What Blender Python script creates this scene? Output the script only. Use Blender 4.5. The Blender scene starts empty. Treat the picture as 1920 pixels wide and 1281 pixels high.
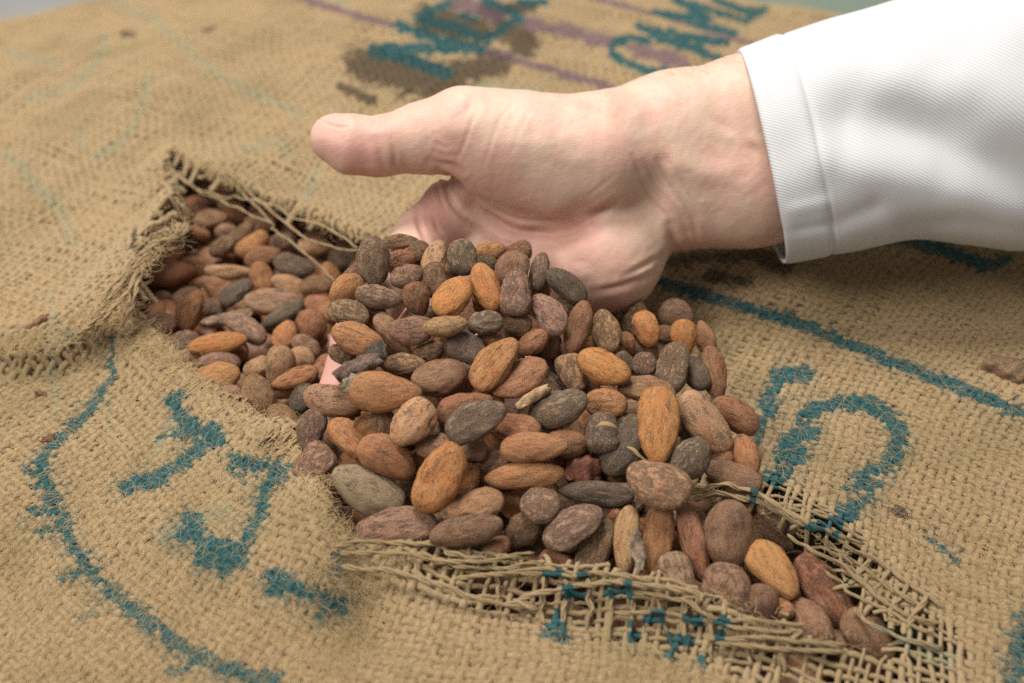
import bpy, math, random
import numpy as np
from mathutils import Vector, Matrix
random.seed(7)
RNG = np.random.default_rng(11)
C = bpy.context.scene.collection
SC = bpy.context.scene

# ------------------------------------------------------------------ camera, world, lamps, exposure
CAM_H, PITCH, LENS, TANX = 0.283, math.radians(40), 45.0, 0.4
cam_d = bpy.data.cameras.new('camera'); cam = bpy.data.objects.new('camera', cam_d); C.objects.link(cam)
cam.location = (0, 0, CAM_H); cam.rotation_euler = (math.radians(90) - PITCH, 0, 0)
cam_d.lens = LENS; cam_d.sensor_width = 36; cam_d.clip_start = 0.02; cam_d.clip_end = 50
cam_d.dof.use_dof = True; cam_d.dof.focus_distance = 0.395; cam_d.dof.aperture_fstop = 7.5
SC.camera = cam
W = bpy.data.worlds.new('World'); SC.world = W; W.use_nodes = True
bg = W.node_tree.nodes['Background']; bg.inputs[0].default_value = (1.0, 0.985, 0.955, 1); bg.inputs[1].default_value = 0.25

def area_lamp(name, loc, target, size, power, col=(1, 1, 1)):
    l = bpy.data.lights.new(name, 'AREA'); l.shape = 'DISK'; l.size = size; l.energy = power; l.color = col
    o = bpy.data.objects.new(name, l); C.objects.link(o); o.location = loc
    o.rotation_euler = (Vector(target) - Vector(loc)).to_track_quat('-Z', 'Y').to_euler()
    return o
area_lamp('ceiling_lamp', (-0.2, 0.72, 1.3), (0, 0.36, 0), 0.5, 18.5, (1.0, 0.975, 0.94))
area_lamp('fill_lamp', (-0.9, -0.1, 1.1), (0, 0.36, 0), 0.7, 13.0, (1.0, 0.97, 0.93))  # added fill light from the viewer's side, no lamp of the place
SC.view_settings.view_transform = 'Standard'; SC.view_settings.look = 'None'
SC.view_settings.exposure = 0.24; SC.view_settings.gamma = 1.0
SC.cycles.use_denoising = False

# ------------------------------------------------------------------ picture <-> place
SP, CP = math.sin(PITCH), math.cos(PITCH)
R_ = np.array([1.0, 0, 0]); U_ = np.array([0, SP, CP]); F_ = np.array([0, CP, -SP]); O_ = np.array([0, 0, CAM_H])
def rays(p):
    p = np.asarray(p, float).reshape(-1, 2)
    a = (p[:, 0] - 960) / 960 * TANX; b = (640.5 - p[:, 1]) / 960 * TANX
    return F_[None] + a[:, None] * R_ + b[:, None] * U_
def at_depth(p, d): return O_ + rays(p) * np.asarray(d, float).reshape(-1, 1)
def depth_of_z(p, z):
    r = rays(p); return (np.asarray(z) - CAM_H) / r[:, 2]
def to_px(P):
    Q = P - O_; d = Q @ F_
    return np.stack([960 + (Q @ R_) / d / TANX * 960, 640.5 - (Q @ U_) / d / TANX * 960], 1), d
def cam_xyz(P):
    Q = P - O_; return np.stack([Q @ R_, Q @ U_, Q @ F_], 1)
def from_cam(c): return O_ + c[:, :1] * R_ + c[:, 1:2] * U_ + c[:, 2:3] * F_

# ------------------------------------------------------------------ small numeric helpers
def hash2(i, j, s=0):
    h = (i.astype(np.int64) * 374761393 + j.astype(np.int64) * 668265263 + s * 1442695041) & 0x7fffffff
    h = ((h ^ (h >> 13)) * 1274126177) & 0x7fffffff
    return ((h ^ (h >> 16)) & 0xffff) / 65535.0
def vnoise(x, y, s=0):
    i = np.floor(x); j = np.floor(y); fx = x - i; fy = y - j
    fx = fx * fx * (3 - 2 * fx); fy = fy * fy * (3 - 2 * fy)
    a = hash2(i, j, s); b = hash2(i + 1, j, s); c = hash2(i, j + 1, s); d = hash2(i + 1, j + 1, s)
    return (a * (1 - fx) + b * fx) * (1 - fy) + (c * (1 - fx) + d * fx) * fy
def seg_dist(P, L):
    P = np.asarray(P, float); L = np.asarray(L, float); best = np.full(len(P), 1e9)
    if len(L) == 1: return np.hypot(P[:, 0] - L[0, 0], P[:, 1] - L[0, 1])
    for a, b in zip(L[:-1], L[1:]):
        d = b - a; q = P - a
        t = np.clip((q @ d) / max(d @ d, 1e-12), 0, 1)
        best = np.minimum(best, np.hypot(*(q - t[:, None] * d).T))
    return best
def inside(P, L):
    L = np.asarray(L, float); x, y = P[:, 0], P[:, 1]; r = np.zeros(len(P), bool)
    for (x1, y1), (x2, y2) in zip(L, np.roll(L, -1, 0)):
        c = (y1 > y) != (y2 > y)
        r ^= c & (x < (x2 - x1) * (y - y1) / ((y2 - y1) if y2 != y1 else 1e-12) + x1)
    return r
def signed(P, L):
    d = seg_dist(P, np.vstack([L, L[:1]])); return np.where(inside(P, L), -d, d)
def smooth_line(L, n=8):
    L = np.asarray(L, float)
    if len(L) < 3: 
        t = np.linspace(0, 1, n + 1)[:, None]; return L[0] * (1 - t) + L[-1] * t
    out = []
    Q = np.vstack([2 * L[0] - L[1], L, 2 * L[-1] - L[-2]])
    for k in range(1, len(Q) - 2):
        p0, p1, p2, p3 = Q[k - 1:k + 3]
        for t in np.linspace(0, 1, n, endpoint=False):
            out.append(.5 * (2 * p1 + (p2 - p0) * t + (2 * p0 - 5 * p1 + 4 * p2 - p3) * t * t + (3 * p1 - p0 - 3 * p2 + p3) * t ** 3))
    out.append(L[-1]); return np.array(out)
def sstep(a, b, x):
    t = np.clip((x - a) / (b - a), 0, 1); return t * t * (3 - 2 * t)

# ------------------------------------------------------------------ mesh helpers
def mesh_obj(name, V, Fq, mat=None, parent=None, smooth=True, attrs=None):
    me = bpy.data.meshes.new(name); V = np.asarray(V, np.float32)
    if isinstance(Fq, np.ndarray):
        n, k = Fq.shape
        me.vertices.add(len(V)); me.vertices.foreach_set('co', V.ravel())
        me.loops.add(n * k); me.loops.foreach_set('vertex_index', Fq.astype(np.int32).ravel())
        me.polygons.add(n); me.polygons.foreach_set('loop_start', np.arange(0, n * k, k, dtype=np.int32))
        me.update(calc_edges=True)
    else:
        me.from_pydata([tuple(map(float, v)) for v in V], [], Fq); me.update()
    if smooth: me.polygons.foreach_set('use_smooth', np.ones(len(me.polygons), bool))
    for an, (ty, arr) in (attrs or {}).items():
        a = me.attributes.new(an, ty, 'POINT')
        a.data.foreach_set({'FLOAT': 'value', 'FLOAT_VECTOR': 'vector', 'FLOAT_COLOR': 'color'}[ty], np.asarray(arr, np.float32).ravel())
    if mat: me.materials.append(mat)
    o = bpy.data.objects.new(name, me); C.objects.link(o)
    if parent: o.parent = parent
    return o
def empty(name, loc=(0, 0, 0)):
    o = bpy.data.objects.new(name, None); C.objects.link(o); o.location = loc; o.empty_display_size = .02; return o
def tag(o, label=None, cat=None, group=None, kind=None):
    if label: o['label'] = label
    if cat: o['category'] = cat
    if group: o['group'] = group
    if kind: o['kind'] = kind
    return o
def tube(P, rad, k=6, close=True, flat=1.0, up=(0, 0, 1)):
    P = np.asarray(P, float); n = len(P); rad = np.broadcast_to(rad, (n,))
    T = np.gradient(P, axis=0); T /= np.linalg.norm(T, axis=1)[:, None] + 1e-12
    S = np.cross(np.asarray(up, float)[None], T); S /= np.linalg.norm(S, axis=1)[:, None] + 1e-9
    N = np.cross(T, S); th = np.arange(k) * 2 * math.pi / k
    V = P[:, None] + rad[:, None, None] * (S[:, None] * np.cos(th)[None, :, None] + flat * N[:, None] * np.sin(th)[None, :, None])
    i = np.arange(n - 1)[:, None] * k; j = np.arange(k)[None]; j2 = (j + 1) % k
    F = np.stack([i + j, i + j2, i + k + j2, i + k + j], -1).reshape(-1, 4)
    return V.reshape(-1, 3), F

# ------------------------------------------------------------------ materials
def new_mat(name):
    m = bpy.data.materials.new(name); m.use_nodes = True; nt = m.node_tree
    return m, nt, nt.nodes['Principled BSDF']
class NT:
    def __init__(s, nt): s.nt = nt
    def n(s, t, **kw):
        x = s.nt.nodes.new(t)
        for k, v in kw.items():
            if k.startswith('i_'):
                key = k[2:]; x.inputs[int(key) if key.isdigit() else key.replace('_', ' ')].default_value = v
            else: setattr(x, k, v)
        return x
    def l(s, a, b): s.nt.links.new(a, b)
    def noise(s, vec, scale, detail=3, rough=.55):
        x = s.n('ShaderNodeTexNoise'); x.inputs['Scale'].default_value = scale
        x.inputs['Detail'].default_value = detail; x.inputs['Roughness'].default_value = rough
        if vec is not None: s.l(vec, x.inputs['Vector'])
        return x.outputs['Fac']
    def ramp(s, f, lo, hi):
        x = s.n('ShaderNodeMapRange'); x.interpolation_type = 'SMOOTHSTEP'
        x.inputs['From Min'].default_value = lo; x.inputs['From Max'].default_value = hi
        s.l(f, x.inputs['Value']); return x.outputs[0]
    def mix(s, f, a, b, blend='MIX'):
        x = s.n('ShaderNodeMix', data_type='RGBA', blend_type=blend)
        for val, idx in ((f, 0), (a, 6), (b, 7)):
            if hasattr(val, 'links') or isinstance(val, bpy.types.NodeSocket): s.l(val, x.inputs[idx])
            else: x.inputs[idx].default_value = val if idx == 0 else (*val, 1)
        return x.outputs[2]
    def math(s, op, a, b=None):
        x = s.n('ShaderNodeMath', operation=op)
        for k, v in enumerate((a, b)):
            if v is None: continue
            if isinstance(v, bpy.types.NodeSocket): s.l(v, x.inputs[k])
            else: x.inputs[k].default_value = v
        return x.outputs[0]
    def bump(s, h, strength, dist, prev=None):
        x = s.n('ShaderNodeBump'); x.inputs['Strength'].default_value = strength; x.inputs['Distance'].default_value = dist
        s.l(h, x.inputs['Height'])
        if prev is not None: s.l(prev, x.inputs['Normal'])
        return x.outputs[0]

def jute_material():
    m, nt, b = new_mat('jute_yarn'); g = NT(nt)
    ya = g.n('ShaderNodeAttribute', attribute_name='yarn'); ink = g.n('ShaderNodeAttribute', attribute_name='ink')
    sep = g.n('ShaderNodeSeparateColor'); g.l(ink.outputs['Color'], sep.inputs[0])
    fib = g.noise(ya.outputs['Vector'], 4.5, 5, .75); coarse = g.noise(ya.outputs['Vector'], 2.2, 3)
    geo = g.n('ShaderNodeNewGeometry'); blot = g.noise(geo.outputs['Position'], 26, 3)
    col = g.mix(g.ramp(fib, .3, .7), (.205, .13, .055), (.64, .455, .235))
    col = g.mix(g.ramp(coarse, .35, .7), col, (.38, .262, .135))
    col = g.mix(g.math('MULTIPLY', g.ramp(blot, .46, .68), .62), col, (.30, .215, .10))
    speck = g.noise(geo.outputs['Position'], 420, 2)
    col = g.mix(g.math('MULTIPLY', g.ramp(speck, .68, .76), .6), col, (.10, .065, .03))
    def inked(col, amount, ic, gain):
        n = g.noise(geo.outputs['Position'], 900, 3, .6)
        a = g.math('MULTIPLY', g.ramp(g.math('ADD', amount, g.math('MULTIPLY', g.math('SUBTRACT', n, .5), .85)), .32, .62), gain)
        return g.mix(a, col, ic)
    tealc = g.mix(fib, (.004, .052, .058), (.012, .125, .13))
    col = inked(col, sep.outputs[2], (.115, .08, .038), .9)
    col = inked(col, ink.outputs['Alpha'], (.19, .31, .21), .26)
    col = inked(col, sep.outputs[1], (.15, .085, .115), .8)
    col = inked(col, sep.outputs[0], tealc, .97)
    col = g.mix(g.math('MULTIPLY', g.ramp(sep.outputs[2], .25, .8), .6), col, g.mix(1.0, col, (.52, .45, .38), 'MULTIPLY'))
    g.l(col, b.inputs['Base Color']); b.inputs['Roughness'].default_value = .92
    b.inputs['Specular IOR Level'].default_value = .15
    b.inputs['Sheen Weight'].default_value = .15
    g.l(g.bump(fib, .9, .0005), b.inputs['Normal'])
    return m
def plain_material(name, col, rough=.8, bump_scale=None, bump_d=.0005, var=None):
    m, nt, b = new_mat(name); g = NT(nt); b.inputs['Roughness'].default_value = rough
    b.inputs['Specular IOR Level'].default_value = .3
    geo = g.n('ShaderNodeTexCoord').outputs['Object']
    if bump_scale: g.l(g.bump(g.noise(geo, bump_scale, 4), .7, bump_d), b.inputs['Normal'])
    if var: g.l(g.mix(g.ramp(g.noise(geo, var[1], 4), .35, .65), col, var[0]), b.inputs['Base Color'])
    else: b.inputs['Base Color'].default_value = (*col, 1)
    return m
def bean_material():
    m, nt, b = new_mat('cacao_bean_shell'); g = NT(nt)
    oi = g.n('ShaderNodeObjectInfo'); tc = g.n('ShaderNodeTexCoord')
    off = g.n('ShaderNodeVectorMath', operation='SCALE'); 
    comb = g.n('ShaderNodeCombineXYZ'); g.l(oi.outputs['Random'], comb.inputs[0]); g.l(oi.outputs['Random'], comb.inputs[1])
    g.l(comb.outputs[0], off.inputs[0]); off.inputs['Scale'].default_value = 37
    add = g.n('ShaderNodeVectorMath', operation='ADD'); g.l(tc.outputs['Object'], add.inputs[0]); g.l(off.outputs[0], add.inputs[1])
    def mapped(sc):
        x = g.n('ShaderNodeMapping'); x.inputs['Scale'].default_value = sc; g.l(add.outputs[0], x.inputs['Vector']); return x.outputs[0]
    big = g.noise(mapped((1.6, 1.6, 1.6)), 1.5, 3); streak = g.noise(mapped((1.6, 7, 7)), 1.5, 5, .65)
    mid = g.noise(mapped((3, 4, 4)), 1.6, 5, .65); fine = g.noise(mapped((18, 12, 10)), 2.2, 6, .78); spot = g.noise(mapped((2.2, 2.6, 2.6)), 1.1, 7, .68)
    base = oi.outputs['Color']
    light = g.mix(.5, base, (.58, .33, .15), 'MIX')
    dark = g.mix(.75, base, (.55, .37, .26), 'MULTIPLY')
    col = g.mix(g.math('MULTIPLY', g.ramp(streak, .48, .72), .75), base, dark)
    col = g.mix(g.math('MULTIPLY', g.ramp(big, .5, .75), .5), col, light)
    red = g.mix(.8, base, (1.0, .72, .55), 'MULTIPLY')
    col = g.mix(g.math('MULTIPLY', g.ramp(g.noise(mapped((2.2, 2.2, 2.2)), 1.2, 3), .5, .66), .6), col, red)
    # grey dust and mould film, in patches; alpha of the object colour says how much
    dust_f = g.math('ADD', g.math('MULTIPLY', mid, .75), g.math('MULTIPLY', fine, .35))
    thr = g.math('SUBTRACT', .86, g.math('MULTIPLY', oi.outputs['Alpha'], .52))
    dst = g.n('ShaderNodeMapRange'); dst.interpolation_type = 'SMOOTHSTEP'
    g.l(dust_f, dst.inputs['Value']); g.l(thr, dst.inputs['From Min']); g.l(g.math('ADD', thr, .15), dst.inputs['From Max'])
    dcol = g.mix(g.ramp(fine, .35, .65), (.235, .155, .092), (.45, .32, .205)); dcol = g.mix(.38, dcol, base)
    col = g.mix(g.math('MULTIPLY', dst.outputs[0], .8), col, dcol)
    col = g.mix(g.math('MULTIPLY', g.ramp(spot, .615, .655), .85), col, (.10, .082, .07))
    col = g.mix(g.math('MULTIPLY', g.ramp(fine, .53, .66), .6), col, g.mix(.72, col, (.30, .22, .17), 'MULTIPLY')); col = g.mix(g.math('MULTIPLY', g.ramp(fine, .50, .36), .30), col, (.52, .40, .28))
    g.l(col, b.inputs['Base Color'])
    rr = g.n('ShaderNodeMapRange'); g.l(dst.outputs[0], rr.inputs['Value']); rr.inputs['To Min'].default_value = .44; rr.inputs['To Max'].default_value = .85
    g.l(rr.outputs[0], b.inputs['Roughness']); b.inputs['Specular IOR Level'].default_value = .32
    vein = g.math('ABSOLUTE', g.math('SUBTRACT', g.noise(mapped((1.7, 3.6, 3.6)), 1.3, 4, .6), .5)); crack = g.ramp(vein, .0, .022)
    g.l(g.mix(g.math('MULTIPLY', g.math('SUBTRACT', 1.0, crack), .55), col, g.mix(1.0, col, (.42, .33, .28), 'MULTIPLY')), b.inputs['Base Color'])
    n0 = g.bump(crack, .45, .0005); n1 = g.bump(streak, .4, .0009, n0); n2 = g.bump(dst.outputs[0], .5, .0005, g.bump(mid, .45, .001, n1)); n3 = g.bump(fine, .8, .0005, n2)
    g.l(n3, b.inputs['Normal'])
    return m
def skin_material():
    m, nt, b = new_mat('skin'); g = NT(nt)
    pa = g.n('ShaderNodeAttribute', attribute_name='tone'); sep = g.n('ShaderNodeSeparateColor'); g.l(pa.outputs['Color'], sep.inputs[0])
    geo = g.n('ShaderNodeTexCoord').outputs['Object']
    blotch = g.noise(geo, 60, 4, .6); small = g.noise(geo, 260, 3)
    col = g.mix(g.ramp(blotch, .38, .62), (.64, .45, .335), (.63, .385, .295))
    col = g.mix(g.math('MULTIPLY', sep.outputs[0], .72), col, (.60, .29, .24))
    col = g.mix(g.math('MULTIPLY', g.ramp(small, .45, .7), .2), col, (.62, .34, .27))
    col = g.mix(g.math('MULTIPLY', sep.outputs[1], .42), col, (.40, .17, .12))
    col = g.mix(g.math('MULTIPLY', sep.outputs[2], .5), col, (.70, .53, .36))
    g.l(col, b.inputs['Base Color'])
    b.inputs['Roughness'].default_value = .52; b.inputs['Specular IOR Level'].default_value = .38
    b.inputs['Subsurface Weight'].default_value = .16; b.inputs['Subsurface Scale'].default_value = .004
    b.inputs['Subsurface Radius'].default_value = (1, .35, .2)
    v = g.n('ShaderNodeTexVoronoi', feature='DISTANCE_TO_EDGE'); v.inputs['Scale'].default_value = 1300; g.l(geo, v.inputs['Vector'])
    mp = g.n('ShaderNodeMapping'); mp.inputs['Rotation'].default_value = (.3, .2, .5); mp.inputs['Scale'].default_value = (500, 1900, 1100); g.l(geo, mp.inputs['Vector'])
    n1 = g.bump(g.ramp(v.outputs['Distance'], 0, .25), .13, .0002)
    n2 = g.bump(g.noise(mp.outputs[0], 1, 3), .34, .00025, n1)
    n3 = g.bump(g.noise(geo, 300, 4), .2, .0004, n2)
    g.l(n3, b.inputs['Normal'])
    return m
def twill_material():
    m, nt, b = new_mat('white_cotton_twill'); g = NT(nt)
    ya = g.n('ShaderNodeAttribute', attribute_name='cloth')
    w = g.n('ShaderNodeTexWave', wave_type='BANDS', bands_direction='X', wave_profile='SIN')
    w.inputs['Scale'].default_value = 1.0; w.inputs['Distortion'].default_value = .25; w.inputs['Detail'].default_value = 2
    mp = g.n('ShaderNodeMapping'); mp.inputs['Rotation'].default_value = (0, 0, math.radians(60)); mp.inputs['Scale'].default_value = (360, 360, 360)
    g.l(ya.outputs['Vector'], mp.inputs['Vector']); g.l(mp.outputs[0], w.inputs['Vector'])
    mn = g.n('ShaderNodeMapping'); mn.inputs['Scale'].default_value = (900, 2400, 1); g.l(ya.outputs['Vector'], mn.inputs['Vector'])
    thr = g.noise(mn.outputs[0], 1, 2)
    col = g.mix(w.outputs['Fac'], (.54, .54, .54), (.61, .61, .61)); col = g.mix(g.math('MULTIPLY', thr, .18), col, (.6, .6, .62))
    g.l(col, b.inputs['Base Color']); b.inputs['Roughness'].default_value = .85; b.inputs['Specular IOR Level'].default_value = .2
    b.inputs['Sheen Weight'].default_value = .1
    n1 = g.bump(w.outputs['Fac'], .3, .0002); g.l(g.bump(thr, .3, .0002, n1), b.inputs['Normal'])
    return m
JUTE, BEAN, SKIN, TWILL = jute_material(), bean_material(), skin_material(), twill_material()
BACK = plain_material('burlap_backing', (.21, .145, .07), .95, 700, .0008, ((.38, .275, .145), 600))
NAIL = plain_material('nail', (.80, .60, .53), .25)
# ------------------------------------------------------------------ the torn opening and the sack's surface
TEAR = [(318,268),(400,318),(450,345),(500,372),(560,388),(620,420),(690,452),(800,500),(900,548),(1000,590),(1110,640),(1250,735),(1335,830),(1318,900),
        (1300,925),(1400,942),(1470,980),(1520,1012),(1580,1062),(1640,1120),(1700,1175),(1718,1215),(1660,1222),(1600,1215),(1540,1200),(1470,1182),(1400,1170),
        (1320,1140),(1290,1120),(1220,1092),(1120,1078),(1000,1062),(880,1050),(780,1036),(655,1028),(622,1010),(602,960),(578,900),(560,852),(530,826),(480,797),
        (420,757),(350,707),(300,658),(258,618),(266,560),(290,500),(330,452),(350,412),(322,352),(304,300)]
def ground0(p):
    return at_depth(p, depth_of_z(p, 0.0))[:, :2]
TEAR_G = ground0(TEAR)
def gl(L): return ground0(L)
RIDGES = [  # polyline in the picture, height mm, half width mm
    ([(-60,640),(60,640),(130,612),(190,560),(250,490),(310,440)], 10, 11),
    ([(-40,676),(60,678),(110,672),(150,650)], -4, 5),
    ([(228,600),(285,510),(330,440)], 11, 7),
    ([(650,1045),(900,1066),(1150,1096),(1300,1130),(1600,1220)], 3.5, 9),
    ([(540,845),(575,920),(600,1000),(612,1080)], 8, 10),
    ([(660,1040),(660,1110),(690,1180)], -6, 9),
    ([(300,300),(330,270),(420,310)], 4, 9),
    ([(470,350),(600,400),(700,440)], 4, 9),
    ([(1310,905),(1420,925),(1530,985)], 4, 8),
    ([(250,640),(360,720),(520,830)], 4, 8),
    ([(1450,520),(1700,600),(1950,700)], 3, 30),
    ([(-50,1050),(150,1120),(400,1300)], -5, 25),
    ([(1000,1130),(1300,1200),(1600,1250)], -3, 14),
]
RIDGES = [(gl(smooth_line(a, 5)), h / 1000, w / 1000) for a, h, w in RIDGES]
def sack_h(x, y):
    x = np.asarray(x, float).ravel(); y = np.asarray(y, float).ravel(); P = np.stack([x, y], 1)
    z = -.25 * x * x - .22 * np.maximum(0, y - .40) ** 2 - .35 * np.maximum(0, .24 - y) ** 2
    z = z + (vnoise(x * 16 + 5, y * 16, 3) - .5) * .007 + (vnoise(x * 45, y * 45 + 9, 4) - .5) * .0022
    for L, h, w in RIDGES:
        lo, hi = L.min(0) - 3.2 * w, L.max(0) + 3.2 * w
        m = (x > lo[0]) & (x < hi[0]) & (y > lo[1]) & (y < hi[1])
        if m.any():
            d = seg_dist(P[m], L); z[m] += h * np.exp(-(d / w) ** 2)
    # rounded shoulders: the far edge and the far corner fall away
    e = np.maximum(np.maximum(np.abs(x) - .42, y - .72), np.maximum((-x * .62 + y * .78) - .722, (x * .45 + y * .89) - .668))
    e2 = np.maximum(0, e + .05); z = z - 9 * e2 ** 2
    return np.maximum(z, -.30)
def ground(p, lift=0.0):
    p = np.asarray(p, float).reshape(-1, 2); P = at_depth(p, depth_of_z(p, np.zeros(len(p))))
    for _ in range(5):
        z = sack_h(P[:, 0], P[:, 1]) + lift
        P = at_depth(p, depth_of_z(p, z))
    return P

floor_m = plain_material('floor_concrete', (.42, .42, .41), .7, 60, .001, ((.36, .36, .355), 8))
V = np.array([(-4, -3, -.32), (4, -3, -.32), (4, 5, -.32), (-4, 5, -.32)])
tag(mesh_obj('floor', V, np.array([[0, 1, 2, 3]]), floor_m), kind='structure')

sack = empty('burlap_sack', (0, .4, -.3)); bpy.context.view_layer.update()
INV = Vector((0, .4, -.3))
def sack_part(name, V, F, mat, **k):
    return mesh_obj(name, np.asarray(V) - np.array(INV), F, mat, sack, **k)
tag(sack, 'torn brown burlap sack of cacao beans printed with teal stencil marks', 'sack')

# backing under the yarns (the inner face of the cloth, seen only between yarns) and the sack's sides
gx = np.linspace(-.50, .50, 290); gy = np.linspace(.03, .86, 250)
X, Y = np.meshgrid(gx, gy, indexing='ij'); z = sack_h(X, Y).reshape(X.shape) - .0016
G2 = np.stack([X.ravel(), Y.ravel()], 1); sd = signed(G2, TEAR_G)
px, _ = to_px(np.column_stack([G2, z.ravel()]))
LOOSE = gl([(860,1058),(1000,1085),(1150,1112),(1300,1150),(1480,1195),(1720,1225)]); LOOSE2 = gl([(1440,965),(1560,1035),(1730,1190)])
loose_d = np.minimum(seg_dist(G2, LOOSE), seg_dist(G2, LOOSE2))
keep = (sd > .004) & ~((loose_d < .0145) & (px[:, 0] > 900))
kq = keep.reshape(X.shape); n = len(gy)
I, J = np.nonzero(kq[:-1, :-1] & kq[1:, :-1] & kq[:-1, 1:] & kq[1:, 1:]); a = I * n + J
F = np.stack([a, a + n, a + n + 1, a + 1], 1)
used, inv = np.unique(F, return_inverse=True)
sack_part('cloth_backing', np.column_stack([G2, z.ravel()])[used], inv.reshape(F.shape), BACK)
# added unseen sheet far below the beans, keeps the gaps dark
X2, Y2 = np.meshgrid(np.linspace(-.3, .3, 20), np.linspace(.1, .6, 20), indexing='ij')
a = (np.arange(19)[:, None] * 20 + np.arange(19)[None]).ravel()
sack_part('gap_dark_sheet', np.column_stack([X2.ravel(), Y2.ravel(), sack_h(X2, Y2) - .075]), np.stack([a, a + 20, a + 21, a + 1], 1), BACK)

# ------------------------------------------------------------------ print and stains on the cloth, arm shade painted in
TEAL = [
 (22,[(1215,525),(1290,546),(1360,568),(1450,592),(1530,620),(1600,650),(1680,682),(1760,713),(1840,743),(1930,782)]),
 (24,[(1670,448),(1760,468),(1830,492),(1858,500),(1884,484)]),
 (30,[(1512,708),(1470,700),(1455,728),(1436,760)]),(24,[(1440,775),(1425,800),(1417,830)]),
 (30,[(1510,777),(1571,758),(1630,763),(1668,785),(1687,816)]),(30,[(1687,816),(1680,850),(1655,880),(1612,892)]),
 (34,[(1521,812),(1496,812),(1470,850),(1500,856)]),(30,[(1478,882),(1448,902)]),
 (18,[(1648,909),(1588,917)]),(18,[(1628,937),(1575,955)]),(20,[(1604,966),(1535,990)]),(12,[(1540,975),(1520,1000)]),
 (16,[(1745,1012),(1765,1028),(1792,1050)]),(44,[(1935,1150),(1915,1200),(1900,1262)]),
 (12,[(213,700),(186,743)]),(17,[(190,740),(154,788),(112,823),(85,855)]),
 (28,[(75,868),(80,886),(96,925),(117,972),(143,1025),(175,1068),(223,1121),(266,1153),(319,1195),(372,1233),(452,1262),(532,1285)]),
 (16,[(48,880),(70,890)]),(14,[(62,960),(90,960)]),(16,[(70,1000),(105,990)]),(16,[(115,1082),(150,1075)]),(14,[(150,1160),(180,1150)]),
 (18,[(318,1258),(345,1250)]),(10,[(60,915),(90,915)]),
 (22,[(345,742),(318,757)]),(32,[(338,775),(362,804),(412,812),(398,830)]),(16,[(303,820),(345,818)]),
 (24,[(383,839),(340,876),(287,904)]),(30,[(300,898),(236,914)]),
 (26,[(445,862),(478,872),(540,880),(508,912),(494,955),(473,1004)]),(28,[(470,1000),(455,1040),(425,1068)]),(14,[(430,880),(460,905)]),
 (28,[(351,972),(374,1000),(335,1009)]),(24,[(383,1025),(425,1022),(457,1045),(372,1052)]),
 (26,[(508,1075),(553,1095),(500,1110)]),(28,[(553,1105),(600,1112),(640,1140)]),(20,[(600,1150),(640,1130)]),(12,[(627,1040),(632,1070)]),
 (18,[(1030,1077),(1045,1079)]),(16,[(1085,1079),(1100,1079)]),(26,[(1145,1108),(1180,1108)]),(22,[(1068,1113),(1088,1110)]),(20,[(1050,1150),(1044,1190)]),(26,[(1030,1190),(1058,1200)]),
 (22,[(1190,1175),(1190,1196)]),(26,[(1210,1161),(1235,1155)]),(24,[(1255,1204),(1300,1200)]),(22,[(1290,1158),(1312,1166)]),(16,[(1350,1164),(1362,1164)]),(18,[(1350,1185),(1348,1204)]),
 (14,[(1317,1235),(1317,1255)]),(16,[(1238,1232),(1258,1228)]),(14,[(1412,920),(1414,932)]),(16,[(1518,990),(1545,1000)]),(12,[(1562,1010),(1570,990)]),
 (8,[(210,620),(211,690)]),(7,[(115,640),(145,622)]),
 (24,[(752,50),(827,77),(898,92)]),(20,[(898,92),(786,92),(700,94)]),(24,[(700,94),(773,115),(840,137)]),
 (19,[(840,8),(807,23),(784,37),(848,50),(913,73),(957,42),(973,31),(911,2)]),(13,[(860,29),(895,37)]),(16,[(973,4),(1020,6)]),
 (17,[(1216,78),(1182,74),(1156,83),(1149,101),(1177,120),(1216,133),(1260,137)]),
 (18,[(1201,52),(1258,78),(1345,110)]),(15,[(1201,53),(1289,70),(1362,81)]),(13,[(1276,88),(1315,88),(1310,72)]),
 (14,[(1380,65),(1294,44)]),(14,[(1230,27),(1330,36)]),(15,[(1265,0),(1331,34)]),(14,[(1275,3),(1340,22),(1398,40)]),(13,[(1398,40),(1434,18),(1400,22),(1340,0)]),
]
PURPLE = [(13,[(560,-6),(640,22),(720,44),(752,52)]),(14,[(900,92),(1010,125),(1080,147),(1150,166)]),(34,[(850,6),(930,28)]),(26,[(960,38),(1020,50),(1090,66),(1150,84)]),
          (30,[(1195,94),(1280,118)]),(10,[(1105,-6),(1200,22),(1260,36),(1330,60),(1425,86)])]
STAIN_SHADE = [(74,[(680,120),(760,142),(845,165)]),(56,[(860,135),(935,120)]),(48,[(990,84),(940,50)]),(60,[(800,40),(900,60)]),(24,[(905,20),(1000,14)]),(20,[(640,165),(700,190)]),
         (34,[(1270,485),(1400,478),(1480,505)]),(26,[(1330,520),(1400,530)]),(9,[(255,430),(248,468)]),(12,[(230,64),(250,66)]),(9,[(385,60),(400,55)])]  # first two strokes here paint the arm's cast shade into the cloth
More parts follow.
